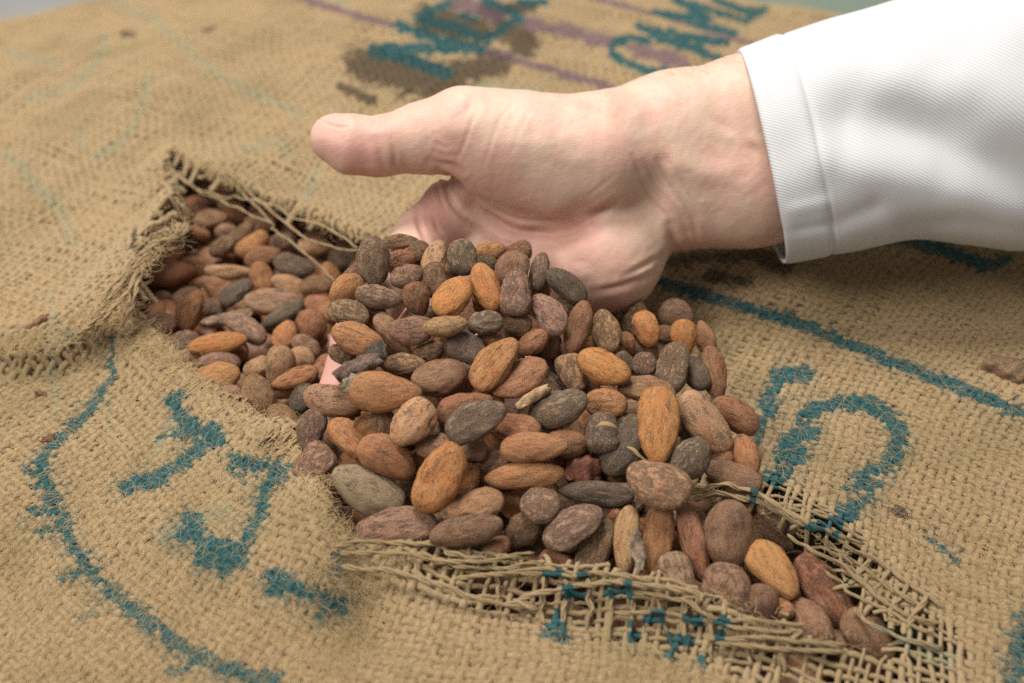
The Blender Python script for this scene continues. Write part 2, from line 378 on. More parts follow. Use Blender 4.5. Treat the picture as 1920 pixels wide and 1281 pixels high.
FAINT = [(18,[(195,70),(190,105),(140,160),(50,188)]),(16,[(280,145),(265,200),(232,260),(180,292)]),(14,[(150,250),(155,280)]),(20,[(15,288),(65,340),(120,405),(132,450)]),
         (16,[(210,0),(300,48),(415,145),(500,185),(565,215)]),(16,[(450,280),(520,270),(540,305)]),(16,[(595,318),(575,370)]),(18,[(900,158),(960,168),(1010,172)]),(14,[(620,-5),(650,10)]),
         (12,[(95,560),(105,620),(95,720)]),(14,[(200,760),(210,800)]),(14,[(105,780),(100,640)]),(14,[(150,1000),(190,1060)]),(24,[(330,790),(290,850)]),(30,[(1640,1180),(1780,1240)]),(30,[(420,960),(300,1010)]),(16,[(20,100),(110,120)])]
def ink_at(P, jit):
    out = np.zeros((len(P), 4))
    for ch, S in enumerate((TEAL, PURPLE, STAIN_SHADE, FAINT)):
        for w, L in S:
            L = smooth_line(L, 4); lo, hi = L.min(0) - w - 14, L.max(0) + w + 14
            m = np.nonzero((P[:, 0] > lo[0]) & (P[:, 0] < hi[0]) & (P[:, 1] > lo[1]) & (P[:, 1] < hi[1]))[0]
            if not len(m): continue
            d = seg_dist(P[m], L) + (jit[m] - .5) * (.7 * w if ch < 2 else .6 * w)
            a = 1 - (sstep(w * .34, w * .62, d) if ch != 2 else sstep(w * .12, w * .8, d)); out[m, ch] = np.maximum(out[m, ch], a)
    return out

# ------------------------------------------------------------------ the weave: every yarn is a tube that goes over and under
PITCH_Y = .00262
_d = ground0([(1300,548),(1700,690)]); PHI = math.atan2(_d[1, 1] - _d[0, 1], _d[1, 0] - _d[0, 0])
CEN = np.array([0, .38])
TW = [((1150,1130), .16, 22), ((420,880), .11, -16), ((300,250), .16, 8)]
TW = [(ground0([c])[0], r, math.radians(t)) for c, r, t in TW]
def cloth_to_ground(a, b):
    x = a * math.cos(PHI) - b * math.sin(PHI) + CEN[0]; y = a * math.sin(PHI) + b * math.cos(PHI) + CEN[1]
    for c, r, t in TW:
        dx, dy = x - c[0], y - c[1]; w = t * np.exp(-(dx * dx + dy * dy) / (r * r)); 
        x, y = c[0] + dx * np.cos(w) - dy * np.sin(w), c[1] + dx * np.sin(w) + dy * np.cos(w)
    x = x + (vnoise(a * 30, b * 30, 21) - .5) * .006 + (vnoise(a * 90, b * 90, 23) - .5) * .0018
    y = y + (vnoise(a * 30, b * 30, 22) - .5) * .006 + (vnoise(a * 90, b * 90, 24) - .5) * .0018
    return x, y
def normals_at(x, y, e=.0015):
    zx = (sack_h(x + e, y) - sack_h(x - e, y)) / (2 * e); zy = (sack_h(x, y + e) - sack_h(x, y - e)) / (2 * e)
    n = np.stack([-zx, -zy, np.ones_like(zx)], 1); return n / np.linalg.norm(n, axis=1)[:, None]
def yarn_family(fam):
    half = .46; N = int(half / PITCH_Y); li = np.arange(-N, N + 1); si = np.arange(-2 * N, 2 * N + 1)
    Lg, S = np.meshgrid(li, si, indexing='ij'); sh = Lg.shape
    lane = Lg * PITCH_Y + (vnoise(Lg * 7.31, S * .11, 31 + fam) - .5) * .0014 + (hash2(Lg, S * 0, 5 + fam) - .5) * .0010
    along = S * PITCH_Y / 2
    a, b = (along, lane) if fam == 0 else (lane, along)
    x, y = cloth_to_ground(a.ravel(), b.ravel())
    # keep what the picture could see, with a margin
    P0 = np.column_stack([x, y, np.zeros_like(x)]); q, dep = to_px(P0)
    ok = (dep > .05) & (q[:, 0] > -420) & (q[:, 0] < 2340) & (q[:, 1] > -110) & (q[:, 1] < 1620) & (y < .74)
    idx = np.nonzero(ok)[0]
    sd = np.full(len(x), 1.0); near = idx[(np.abs(q[idx, 0] - 1000) < 900) & (q[idx, 1] > 180)]
    sd[near] = signed(P0[near, :2], TEAR_G)
    ext = .0005 + .0055 * hash2(Lg, np.floor(S / 40), 9 + fam).ravel() ** 2
    ok &= sd > -ext
    G = P0[:, :2]; ld = np.full(len(x), 1.0)
    nn = near[np.abs(sd[near]) < .05]; ld[nn] = np.minimum(seg_dist(G[nn], LOOSE), seg_dist(G[nn], LOOSE2)); ld[q[:, 0] < 700] = 1
    drop = hash2(Lg, Lg * 0, 77 + fam).ravel()
    ok &= ~((ld < .013) & (drop < (.16 if fam == 0 else .24)))
    idx = np.nonzero(ok)[0]; pos = np.full(len(x), -1); pos[idx] = np.arange(len(idx))
    x, y, sd, ld = x[idx], y[idx], sd[idx], ld[idx]; lane_i = Lg.ravel()[idx]; s_i = S.ravel()[idx]; q = q[idx]
    nrm = normals_at(x, y)
    sign = 1 if fam == 0 else -1
    wav = sign * np.cos(np.pi * (lane_i + s_i / 2.0))
    z = sack_h(x, y) + .00036 * wav * (.6 + .8 * hash2(lane_i, s_i // 2, 3 + fam))
    z -= np.maximum(0, -sd) * (.2 + .8 * hash2(lane_i, lane_i * 0, 41)) - .0012 * np.exp(-np.abs(sd) / .004)
    # frayed ends wander
    fr = np.maximum(0, -sd + .001)
    x = x + fr * (hash2(lane_i, s_i * 0, 51) - .5) * 1.2; y = y + fr * (hash2(lane_i, s_i * 0, 52) - .5) * 1.2
    P = np.column_stack([x, y, z])
    # tangent from the neighbours on the same yarn
    full = np.full((sh[0] * sh[1], 3), np.nan); full[idx] = P; full = full.reshape(*sh, 3)
    fw = np.roll(full, -1, 1); bw = np.roll(full, 1, 1)
    T = np.where(np.isnan(fw), full, fw) - np.where(np.isnan(bw), full, bw); T = T.reshape(-1, 3)[idx]
    T = np.where(np.isnan(T), 1e-6, T); T /= np.linalg.norm(T, axis=1)[:, None] + 1e-12
    Sd = np.cross(nrm, T); Sd /= np.linalg.norm(Sd, axis=1)[:, None] + 1e-9; N2 = np.cross(T, Sd)
    slub = .78 + .5 * vnoise(lane_i * 3.7 + 100, s_i * .16, 61 + fam) ; perline = .80 + .4 * hash2(lane_i, lane_i * 0, 63 + fam)
    w = (.00120 if fam == 0 else .00132) * slub * perline * (1 - .42 * (1 - sstep(.007, .017, ld))); t = .00052 * slub
    K = 5; th = np.arange(K) * 2 * math.pi / K + math.pi / 2
    V = P[:, None] + Sd[:, None] * (w[:, None] * np.cos(th))[:, :, None] + N2[:, None] * (t[:, None] * np.sin(th))[:, :, None]
    seed = hash2(lane_i, lane_i * 0, 71 + fam) * 50
    u = s_i * PITCH_Y / 2; tw = u * 900
    yv = np.stack([np.broadcast_to((u / .004)[:, None], (len(u), K)) + seed[:, None], np.cos(th[None] + tw[:, None]) + seed[:, None], np.sin(th[None] + tw[:, None]) + 0 * seed[:, None]], -1)
    jit = .55 * hash2(lane_i, s_i // 2, 81 + fam) + .45 * vnoise(x * 260, y * 260, 82)
    qq, _ = to_px(P)
    ink = ink_at(qq, jit); ink = np.repeat(ink[:, None], K, 1)
    # faces between consecutive samples of one yarn
    pg = pos.reshape(sh); A, B = pg[:, :-1], pg[:, 1:]; m = (A >= 0) & (B >= 0); A, B = A[m][:, None] * K, B[m][:, None] * K
    j = np.arange(K)[None]; j2 = (j + 1) % K
    F = np.stack([A + j, A + j2, B + j2, B + j], -1).reshape(-1, 4)
    return V.reshape(-1, 3), F, yv.reshape(-1, 3), ink.reshape(-1, 4)
for fam, nm in ((0, 'weft_yarn_weave'), (1, 'warp_yarn_weave')):
    V, F, yv, ink = yarn_family(fam)
    o = sack_part(nm, V, F, JUTE, attrs={'yarn': ('FLOAT_VECTOR', yv), 'ink': ('FLOAT_COLOR', ink)})
    tag(o, kind='stuff'); print(nm, len(F) * 2)

# ------------------------------------------------------------------ single loose threads across the tear, each a part
def thread(Lpx, lifts, r=.00075, wob=.00032):
    r = r * .70
    Lpx = np.asarray(Lpx, float); n = len(Lpx); lifts = np.interp(np.linspace(0, 1, n), np.linspace(0, 1, len(lifts)), lifts) / 1000
    g = ground(Lpx); base = g[:, 2].copy(); hole = signed(g[:, :2], TEAR_G) < 0
    P = at_depth(Lpx, depth_of_z(Lpx, base + lifts)); P = smooth_line(P, 10)
    m = len(P); P = P + np.stack([np.interp(np.arange(m), np.arange(0, m + 4, 4), RNG.normal(0, wob, len(np.arange(0, m + 4, 4)))) for _ in range(3)], 1)
    rad = r * (.8 + .45 * np.interp(np.arange(m), np.arange(0, m + 5, 5), RNG.random(len(np.arange(0, m + 5, 5)))))
    rad[0] *= .4; rad[-1] *= .3
    VV, FF, UU, TH, k = [], [], [], [], 5; s0 = np.cumsum(np.r_[0, np.linalg.norm(np.diff(P, axis=0), axis=1)]); T = np.gradient(P, axis=0); T /= np.linalg.norm(T, axis=1)[:, None] + 1e-12
    A1 = np.cross(np.array([0, 0, 1.0])[None], T); A1 /= np.linalg.norm(A1, axis=1)[:, None] + 1e-9; A2 = np.cross(T, A1)
    for q in range(3):
        ph = q * 2.094 + s0 * 2 * math.pi / .016 + np.interp(np.arange(m), np.arange(0, m + 6, 6), RNG.normal(0, .5, len(np.arange(0, m + 6, 6)))); of = rad * (.42 + .3 * RNG.random())
        v_, f_ = tube(P + A1 * (of * np.cos(ph))[:, None] + .75 * A2 * (of * np.sin(ph))[:, None], rad * RNG.uniform(.48, .66), k, flat=.8); FF.append(f_ + len(VV) * m * k); VV.append(v_)
    V, F = np.vstack(VV), np.vstack(FF); rep3 = lambda a: np.concatenate([a] * 3)
    u = np.repeat(np.cumsum(np.r_[0, np.linalg.norm(np.diff(P, axis=0), axis=1)]), k); th = np.tile(np.arange(k) * 2 * math.pi / k, m); s = RNG.random() * 50
    yv = np.concatenate([np.stack([u / .004 + s + 9 * q, np.cos(th + u * 900) + s, np.sin(th + u * 900)], 1) for q in range(3)])
    ink = np.repeat(ink_at(to_px(P)[0], np.interp(np.arange(m), np.arange(0, m + 3, 3), RNG.random(len(np.arange(0, m + 3, 3))))), k, 0)
    return sack_part('loose_thread', V, F, JUTE, attrs={'yarn': ('FLOAT_VECTOR', yv), 'ink': ('FLOAT_COLOR', rep3(ink))})
THREADS = [
 ([(322,262),(417,328),(466,371),(509,417),(515,433),(548,456),(590,492),(627,525)], [1,2,3,4,5,6], .0006),
 ([(325,262),(423,323),(482,371),(522,407),(574,446),(623,463),(671,472)], [1,2,3,5,8,14], .0007),
 ([(300,285),(338,331),(377,358),(417,369),(456,372),(515,387),(554,410),(594,420),(633,440),(671,466)], [1,1,2,4,6,10], .0007),
 ([(338,330),(384,364),(430,384),(469,400),(510,420)], [1,2,3,4], .0006),
 ([(305,292),(330,330),(322,390),(347,416),(328,446),(336,470)], [1,0,-1,0,1], .0007),
 ([(312,300),(324,340),(316,400),(336,425),(320,450)], [1,0,0,1], .0008),
 ([(262,520),(252,560),(262,600),(270,618)], [2,1,0], .0007),([(256,515),(246,560),(252,600)], [2,2,1], .0007),
 ([(630,1022),(717,1020),(815,1024),(848,1036),(897,1050)], [3,3,3,2], .0011),
 ([(630,1036),(750,1038),(831,1052),(900,1066)], [3,3,2,2], .0010),
 ([(640,1062),(733,1072),(815,1095),(881,1118),(946,1131),(1010,1140)], [3,4,4,3], .0012),
 ([(810,1052),(913,1052),(1005,1036)], [2,3,3], .0010),([(855,1082),(946,1075),(1022,1067),(1120,1080)], [2,3,3,2], .0010),
 ([(850,1062),(940,1066),(1010,1052)], [2,2,3], .0009),
 ([(980,1077),(1060,1074),(1146,1079),(1222,1089)], [3,3,3,3], .0010),([(970,1122),(1060,1102),(1146,1096),(1240,1102),(1303,1112),(1318,1130)], [3,4,4,3], .0013),
 ([(1180,1110),(1250,1118),(1292,1130),(1335,1157),(1419,1164),(1509,1170)], [3,3,3,2,3], .0010),
 ([(1150,1150),(1250,1150),(1330,1168),(1440,1182),(1500,1184)], [2,3,2,2], .0009),
 ([(1320,1197),(1437,1197),(1520,1203),(1587,1209)], [3,3,3], .0011),([(1340,1208),(1474,1213),(1584,1222)], [3,3,3], .0010),
 ([(1296,928),(1328,914),(1365,910),(1419,926),(1467,953),(1510,980),(1547,998),(1620,1020)], [3,4,5,5,4,3], .0011),
 ([(1300,936),(1350,926),(1420,940),(1480,972),(1530,996)], [3,3,3,2], .0012),
 ([(1472,1000),(1521,1033),(1583,1062),(1634,1110),(1700,1150),(1760,1170)], [3,2,2,2], .0009),
 ([(1518,1055),(1569,1084),(1612,1121),(1693,1161),(1750,1190)], [1,1,1,2], .0008),
 ([(1598,1142),(1638,1172),(1700,1200),(1770,1215)], [0,1,2,2], .0009),
 ([(1580,1022),(1640,1050),(1700,1088),(1770,1140)], [2,2,2,2], .0010),([(1540,1010),(1600,1050),(1670,1100),(1740,1150)], [2,1,2,2], .0009),
 ([(1636,1050),(1610,1075),(1590,1095)], [2,1,1], .0010),([(1668,1070),(1645,1100),(1625,1125)], [2,1,1], .0010),([(1705,1095),(1680,1130),(1665,1160)], [2,1,1], .0010),
 ([(1740,1120),(1715,1150),(1700,1180)], [2,2,1], .0010),
 ([(1060,1085),(1062,1120),(1055,1160),(1058,1200)], [3,2,2,1], .0009),([(1100,1082),(1108,1130),(1102,1180)], [3,2,1], .0010),([(1182,1098),(1184,1140),(1180,1190),(1186,1230)], [3,2,2,1], .0010),
 ([(1232,1104),(1240,1150),(1256,1200),(1260,1240)], [2,2,1,1], .0007),([(1284,1125),(1280,1170),(1284,1220)], [2,2,1], .0010),([(1330,1150),(1336,1190),(1330,1240)], [2,2,1], .0009),
 ([(1400,1165),(1396,1200),(1402,1250)], [2,1,1], .0009),([(1145,1100),(1146,1150),(1142,1200)], [2,2,1], .0009),([(1020,1080),(1018,1120),(1020,1170)], [2,2,1], .0009),
 ([(1500,1180),(1470,1220),(1468,1260)], [2,2,1], .0009),([(930,1066),(934,1100),(930,1140)], [2,2,1], .0008),
 ([(-40,668),(40,672),(95,664),(140,640),(180,610)], [2,3,4,4,3], .0012),([(60,668),(120,650),(165,612),(200,580)], [4,5,5,4], .0012),
 ([(150,640),(200,596),(240,545),(262,505)], [4,5,5,4], .0010),([(228,612),(246,580),(252,548),(262,510)], [3,4,4,2], .0010),([(262,480),(300,452),(338,446),(352,420)], [3,3,2,1], .0009),([(250,470),(285,440),(322,428)], [3,3,2], .0009),([(236,628),(262,606),(290,600)], [2,3,1], .0008),
 ([(180,575),(215,530),(260,480),(300,450)], [2,3,3,2], .0010),([(170,600),(205,560),(235,520),(280,470)], [3,3,3,2], .0011),
]
for L, lf, r in THREADS: thread(L, lf, r)
# short frayed yarn ends along the torn rim
rim = [(620,423,.9),(560,395,.9),(500,376,.9),(450,352,.9),(400,323,.9)]
ends = []
for (a, b, nn, dx, dy, wide) in [((350,710),(540,835),22,22,-24,.0012),((258,620),(350,705),12,26,-22,.0012),((690,450),(330,285),34,-2,16,.0009),((300,300),(335,400),12,18,4,.0007)]:
    for t in np.linspace(0, 1, nn):
        p = np.array(a) * (1 - t) + np.array(b) * t + RNG.normal(0, 2.5, 2); s = .6 + .8 * RNG.random()
        ends.append((p - np.array([dx, dy]) * .9, p + np.array([dx, dy]) * .15 * s, p + np.array([dx + RNG.normal(0, 5), dy + RNG.normal(0, 5)]) * s * .75, wide * (.75 + .5 * RNG.random())))
for p0, p1, p2, w in ends:
    o = thread([p0, p1, p2], [.6, 1.4, .2], w, .0003); o.name = 'frayed_yarn_end'

# ------------------------------------------------------------------ fuzz
def fuzz(n, boxes, lo, hi, lift, wid):
    pts = []
    for (x0, y0, x1, y1, wgt) in boxes:
        k = int(n * wgt); pts.append(np.column_stack([RNG.uniform(x0, x1, k), RNG.uniform(y0, y1, k)]))
    p = np.vstack(pts); P = ground(p); sd = signed(P[:, :2], TEAR_G); P = P[(sd > -.001) & (np.minimum(seg_dist(P[:, :2], LOOSE), seg_dist(P[:, :2], LOOSE2)) > .016)]; n = len(P)
    ang = RNG.uniform(0, 2 * math.pi, n); ln = RNG.uniform(lo, hi, n); curv = RNG.normal(0, 1.0, n); seg = 4
    L = [P + np.column_stack([np.zeros(n), np.zeros(n), .0002 + 0 * ang])]; rise = RNG.uniform(-.1, 1, n) * lift
    for k in range(seg):
        ang = ang + curv * .5; q = L[-1].copy(); q[:, 0] += np.cos(ang) * ln / seg; q[:, 1] += np.sin(ang) * ln / seg
        q[:, 2] += rise * (1 - 1.3 * k / seg) / seg * 2; L.append(q)
    L = np.stack(L, 1); T = np.gradient(L, axis=1); S = np.cross(T, np.array([0, -.64, .77])[None, None]); S /= np.linalg.norm(S, axis=2)[..., None] + 1e-12
    wv = (wid * np.linspace(1, .35, seg + 1))[None, :, None]; V = np.stack([L - S * wv, L + S * wv], 2).reshape(-1, 3)
    b = np.arange(n)[:, None] * (seg + 1) * 2 + np.arange(seg)[None] * 2
    F = np.stack([b, b + 1, b + 3, b + 2], -1).reshape(-1, 4)
    return V, F, n
V, F, n = fuzz(95000, [(-60,560,700,1300,.34),(1150,460,1950,1281,.36),(-60,0,1900,560,.2),(600,1000,1500,1300,.10)], .003, .010, .0014, .000055)
yv = np.repeat(RNG.random((n, 3)) * 40, 10, 0); ink = np.repeat(ink_at(to_px(V[::10])[0], RNG.random(n)), 10, 0)[:len(V)]
tag(sack_part('jute_fuzz', V, F, JUTE, attrs={'yarn': ('FLOAT_VECTOR', yv), 'ink': ('FLOAT_COLOR', ink)}), kind='stuff')
# shaggy fibre along the rumpled rim
def rim_fuzz(line, n, spread, ln, lift):
    L = smooth_line(line, 20); p = L[RNG.integers(0, len(L), n)] + RNG.normal(0, spread, (n, 2)); P = ground(p, .0015)
    ang = RNG.uniform(0, 2 * math.pi, n); l = RNG.uniform(.3, 1, n) * ln; seg = 5; out = [P]; curv = RNG.normal(0, 1.6, n); rise = RNG.uniform(-.3, 1, n) * lift
    for k in range(seg):
        ang = ang + curv * .5; q = out[-1].copy(); q[:, 0] += np.cos(ang) * l / seg; q[:, 1] += np.sin(ang) * l / seg; q[:, 2] += rise / seg * (1 - 1.4 * k / seg); out.append(q)
    L = np.stack(out, 1); T = np.gradient(L, axis=1); S = np.cross(T, np.array([0, -.64, .77])[None, None]); S /= np.linalg.norm(S, axis=2)[..., None] + 1e-12
    wv = (.00007 * np.linspace(1, .4, seg + 1))[None, :, None]; V = np.stack([L - S * wv, L + S * wv], 2).reshape(-1, 3)
    b = np.arange(n)[:, None] * (seg + 1) * 2 + np.arange(seg)[None] * 2
    return V, np.stack([b, b + 1, b + 3, b + 2], -1).reshape(-1, 4), n
Vs, Fs, o_ = [], [], 0
for line, nn, sp, ln, lf in [([(170,610),(215,570),(260,500),(310,445),(345,415)], 550, 12, .009, .006), ([(250,610),(300,660),(360,712),(540,832)], 900, 9, .010, .004),
                             ([(560,850),(600,950),(625,1010)], 240, 9, .010, .004), ([(310,270),(450,345),(690,450)], 500, 8, .008, .002), ([(1300,920),(1420,935),(1560,1030),(1700,1170)], 160, 9, .008, .003),
                             ([(650,1025),(900,1050),(1300,1115),(1600,1215)], 160, 10, .008, .003), ([(0,672),(90,672),(150,645),(200,600)], 500, 8, .009, .004)]:
    V, F, n = rim_fuzz(line, nn, sp, ln, lf); Vs.append(V); Fs.append(F + o_); o_ += len(V)
V, F = np.vstack(Vs), np.vstack(Fs)
tag(sack_part('rim_fuzz', V, F, JUTE, attrs={'yarn': ('FLOAT_VECTOR', np.repeat(RNG.random((len(V) // 12, 3)) * 40, 12, 0)), 'ink': ('FLOAT_COLOR', np.zeros((len(V), 4)))}), kind='stuff')

# pale turquoise slab edge far behind the sack
def bevel_box(name, sx, sy, sz, bev, mat, loc, rz=0):
    import bmesh
    bm = bmesh.new(); bmesh.ops.create_cube(bm, size=1); bmesh.ops.scale(bm, vec=(sx, sy, sz), verts=bm.verts)
    bmesh.ops.bevel(bm, geom=bm.edges[:], offset=bev, segments=3, affect='EDGES', profile=.7)
    me = bpy.data.meshes.new(name); bm.to_mesh(me); bm.free(); me.materials.append(mat)
    o = bpy.data.objects.new(name, me); C.objects.link(o); o.location = loc; o.rotation_euler = (0, 0, rz); return o
# ------------------------------------------------------------------ the hand: one continuous surface
D0 = .44; MM = TANX * 2 * D0 / 1920          # metres per picture pixel at the hand
def hp(p): return cam_xyz(at_depth([p[:2]], D0 + p[2] / 1000))[0]
PALM = [  # point (px, py, depth mm, radius px) -> point, blend mm
 ((1800,140,5,130),(1400,215,4,107),5),((1800,310,5,112),(1400,352,4,106),7),((1400,215,4,107),(1262,248,3,109),6),((1400,352,4,106),(1268,372,4,101),7),
 ((1400,285,4,112),(1250,310,2,105),6),((1262,248,3,109),(1120,285,-2,107),6),((1120,292,-7,112),(935,266,-8,94),6),
 ((1060,330,-4,92),(920,300,-2,80),6),
 ((1150,330,8,85),(850,396,10,64),5),((1150,345,8,90),(880,500,13,62),5),((1150,380,8,90),(960,550,15,62),5),((1180,410,6,80),(1040,580,11,60),5),
 ((1198,425,2,72),(1142,482,0,98),5),((1142,482,0,98),(1085,505,3,90),5),
]
THUMB = [((960,268,-8,90),(868,250,-9,82),4),((868,250,-9,80),(800,258,-10,64),3),((800,258,-10,64),(712,275,-13,53),3),((712,275,-13,53),(660,271,-14,52.5),2.5),((660,271,-14,52.5),(627,260,-14,44),2.5)]
FINGERS = [
 [((860,398,10,64),(800,444,4,58),4),((800,444,4,58),(716,547,-24,47),2.5),((716,547,-24,47),(670,640,-34,43),2.5),((670,640,-34,43),(642,735,-38,41),2.5)],
 [((900,480,12,60),(870,520,10,60),4),((870,520,10,60),(800,620,-10,50),2.5),((800,620,-10,50),(755,715,-28,46),2.5),((755,715,-28,46),(748,780,-36,40),2.5)],
 [((980,530,14,60),(950,570,12,60),4),((950,570,12,60),(900,690,-8,48),2.5),((900,690,-8,48),(862,775,-25,44),2.5),((862,775,-25,44),(856,835,-31,38),2.5)],
 [((1050,560,12,56),(1040,600,10,56),4),((1040,600,10,56),(1010,700,-4,42),2.5),((1010,700,-4,42),(988,765,-15,38),2.5),((988,765,-15,38),(982,810,-19,34),2.5)],
]
def prim(c, a, b):
    A, B = hp(a), hp(b); ra, rb = a[3] * MM, b[3] * MM; d = B - A
    q = c - A; t = np.clip((q @ d) / (d @ d), 0, 1)
    return np.linalg.norm(q - t[:, None] * d, axis=1) - (ra + (rb - ra) * t)
def smin(a, b, k):
    h = np.clip(.5 + .5 * (b - a) / k, 0, 1); return b * (1 - h) + a * h - k * h * (1 - h)
def hand_sdf(c):
    d = None
    for a, b, k in PALM:
        e = prim(c, a, b); d = e if d is None else smin(d, e, k / 1000)
    t = None
    for a, b, k in THUMB:
        e = prim(c, a, b); t = e if t is None else smin(t, e, k / 1000)
    d = smin(d, t, .0035)
    for fg in FINGERS:
        t = None
        for a, b, k in fg:
            e = prim(c, a, b); t = e if t is None else smin(t, e, k / 1000)
        d = smin(d, t, .003)
    return d
def surface_nets(f, lo, hi, h, chunk=400000):
    n = np.ceil((hi - lo) / h).astype(int) + 1
    ax = [lo[i] + np.arange(n[i]) * h for i in range(3)]
    # coarse pass: skip far cells
    cs = 6; cn = [ax[i][::cs] for i in range(3)]
    gc = np.stack(np.meshgrid(*cn, indexing='ij'), -1).reshape(-1, 3); fc = f(gc).reshape([len(c) for c in cn])
    Fv = np.repeat(np.repeat(np.repeat(fc, cs, 0), cs, 1), cs, 2)[:n[0], :n[1], :n[2]].astype(np.float32)
    near = np.nonzero((np.abs(Fv) < cs * h * 1.9).ravel())[0]
    ii = np.stack(np.unravel_index(near, n), 1); Fl = Fv.ravel()
    for s in range(0, len(near), chunk):
        Fl[near[s:s + chunk]] = f(lo + ii[s:s + chunk] * h)
    Fv = Fl.reshape(n); S = Fv < 0
    c = np.zeros(n - 1, np.int8)
    for dx in (0, 1):
        for dy in (0, 1):
            for dz in (0, 1): c += S[dx:n[0]-1+dx, dy:n[1]-1+dy, dz:n[2]-1+dz]
    act = (c > 0) & (c < 8); cell = np.stack(np.nonzero(act), 1); vid = np.full(n - 1, -1); vid[act] = np.arange(len(cell))
    acc = np.zeros((len(cell), 3)); cnt = np.zeros(len(cell))
    cor = [(x, y, z) for x in (0, 1) for y in (0, 1) for z in (0, 1)]
    for a in cor:
        for axis in range(3):
            if a[axis]: continue
            b = list(a); b[axis] = 1
            fa = Fv[tuple((cell + a).T)]; fb = Fv[tuple((cell + b).T)]; m = (fa < 0) != (fb < 0)
            t = np.where(m, fa / np.where(m, fa - fb, 1), 0); p = np.array(a, float)[None] + t[:, None] * np.eye(3)[axis]
            acc[m] += p[m]; cnt[m] += 1
    V = lo + (cell + acc / cnt[:, None]) * h
    Q = []
    for axis in range(3):
        u, v = (axis + 1) % 3, (axis + 2) % 3
        s0 = [slice(None)] * 3; s1 = [slice(None)] * 3; s0[axis] = slice(0, n[axis] - 1); s1[axis] = slice(1, n[axis])
        A, B = S[tuple(s0)], S[tuple(s1)]; e = np.stack(np.nonzero(A != B), 1)
        e = e[(e[:, u] > 0) & (e[:, v] > 0) & (e[:, u] < n[u] - 1) & (e[:, v] < n[v] - 1)]
        ins = A[tuple(e.T)]
        def vat(du, dv):
            k = e.copy(); k[:, u] -= du; k[:, v] -= dv; return vid[tuple(k.T)]
        q = np.stack([vat(1, 1), vat(0, 1), vat(0, 0), vat(1, 0)], 1); q[~ins] = q[~ins][:, ::-1]; Q.append(q)
    return V, np.vstack(Q)
def grad(f, c, e=.0002):
    g = np.stack([f(c + np.eye(3)[i] * e) - f(c - np.eye(3)[i] * e) for i in range(3)], 1)
    return g / (np.linalg.norm(g, axis=1)[:, None] + 1e-12)
def subdivide(V, Q):
    E = np.stack([Q, np.roll(Q, -1, 1)], -1).reshape(-1, 2); Es = np.sort(E, 1); key = Es[:, 0].astype(np.int64) * len(V) + Es[:, 1]
    uq, first, inv = np.unique(key, return_index=True, return_inverse=True)
    em = V[Es[first]].mean(1); fm = V[Q].mean(1); n0, n1 = len(V), len(V) + len(em)
    ei = n0 + inv.reshape(-1, 4); fi = n1 + np.arange(len(Q))
    F = np.stack([np.stack([Q[:, k], ei[:, k], fi, ei[:, (k - 1) % 4]], 1) for k in range(4)], 1).reshape(-1, 4)
    return np.vstack([V, em, fm]), F
lo = np.array([cam_xyz(at_depth([(560, 0)], .44))[0][0], cam_xyz(at_depth([(0, 900)], .42))[0][1], .372]); hi = np.array([cam_xyz(at_depth([(1740, 0)], .44))[0][0], cam_xyz(at_depth([(0, 30)], .44))[0][1], .482])
V, Q = surface_nets(hand_sdf, lo, hi, .0013)
def relax(V, Q, k=3, amt=.6):
    E = np.vstack([Q[:, [0, 1]], Q[:, [1, 2]], Q[:, [2, 3]], Q[:, [3, 0]]])
    for _ in range(k):
        s = np.zeros_like(V); n = np.zeros(len(V))
        for a in (0, 1):
            for ax_ in range(3): s[:, ax_] += np.bincount(E[:, a], V[E[:, 1 - a], ax_], len(V))
            n += np.bincount(E[:, a], minlength=len(V))
        V = V * (1 - amt) + amt * s / np.maximum(n, 1)[:, None]
    return V
V = relax(V, Q, 2); V -= hand_sdf(V)[:, None] * grad(hand_sdf, V)
V, Q = subdivide(V, Q); V = relax(V, Q, 1); 
N = grad(hand_sdf, V); V -= (hand_sdf(V))[:, None] * N
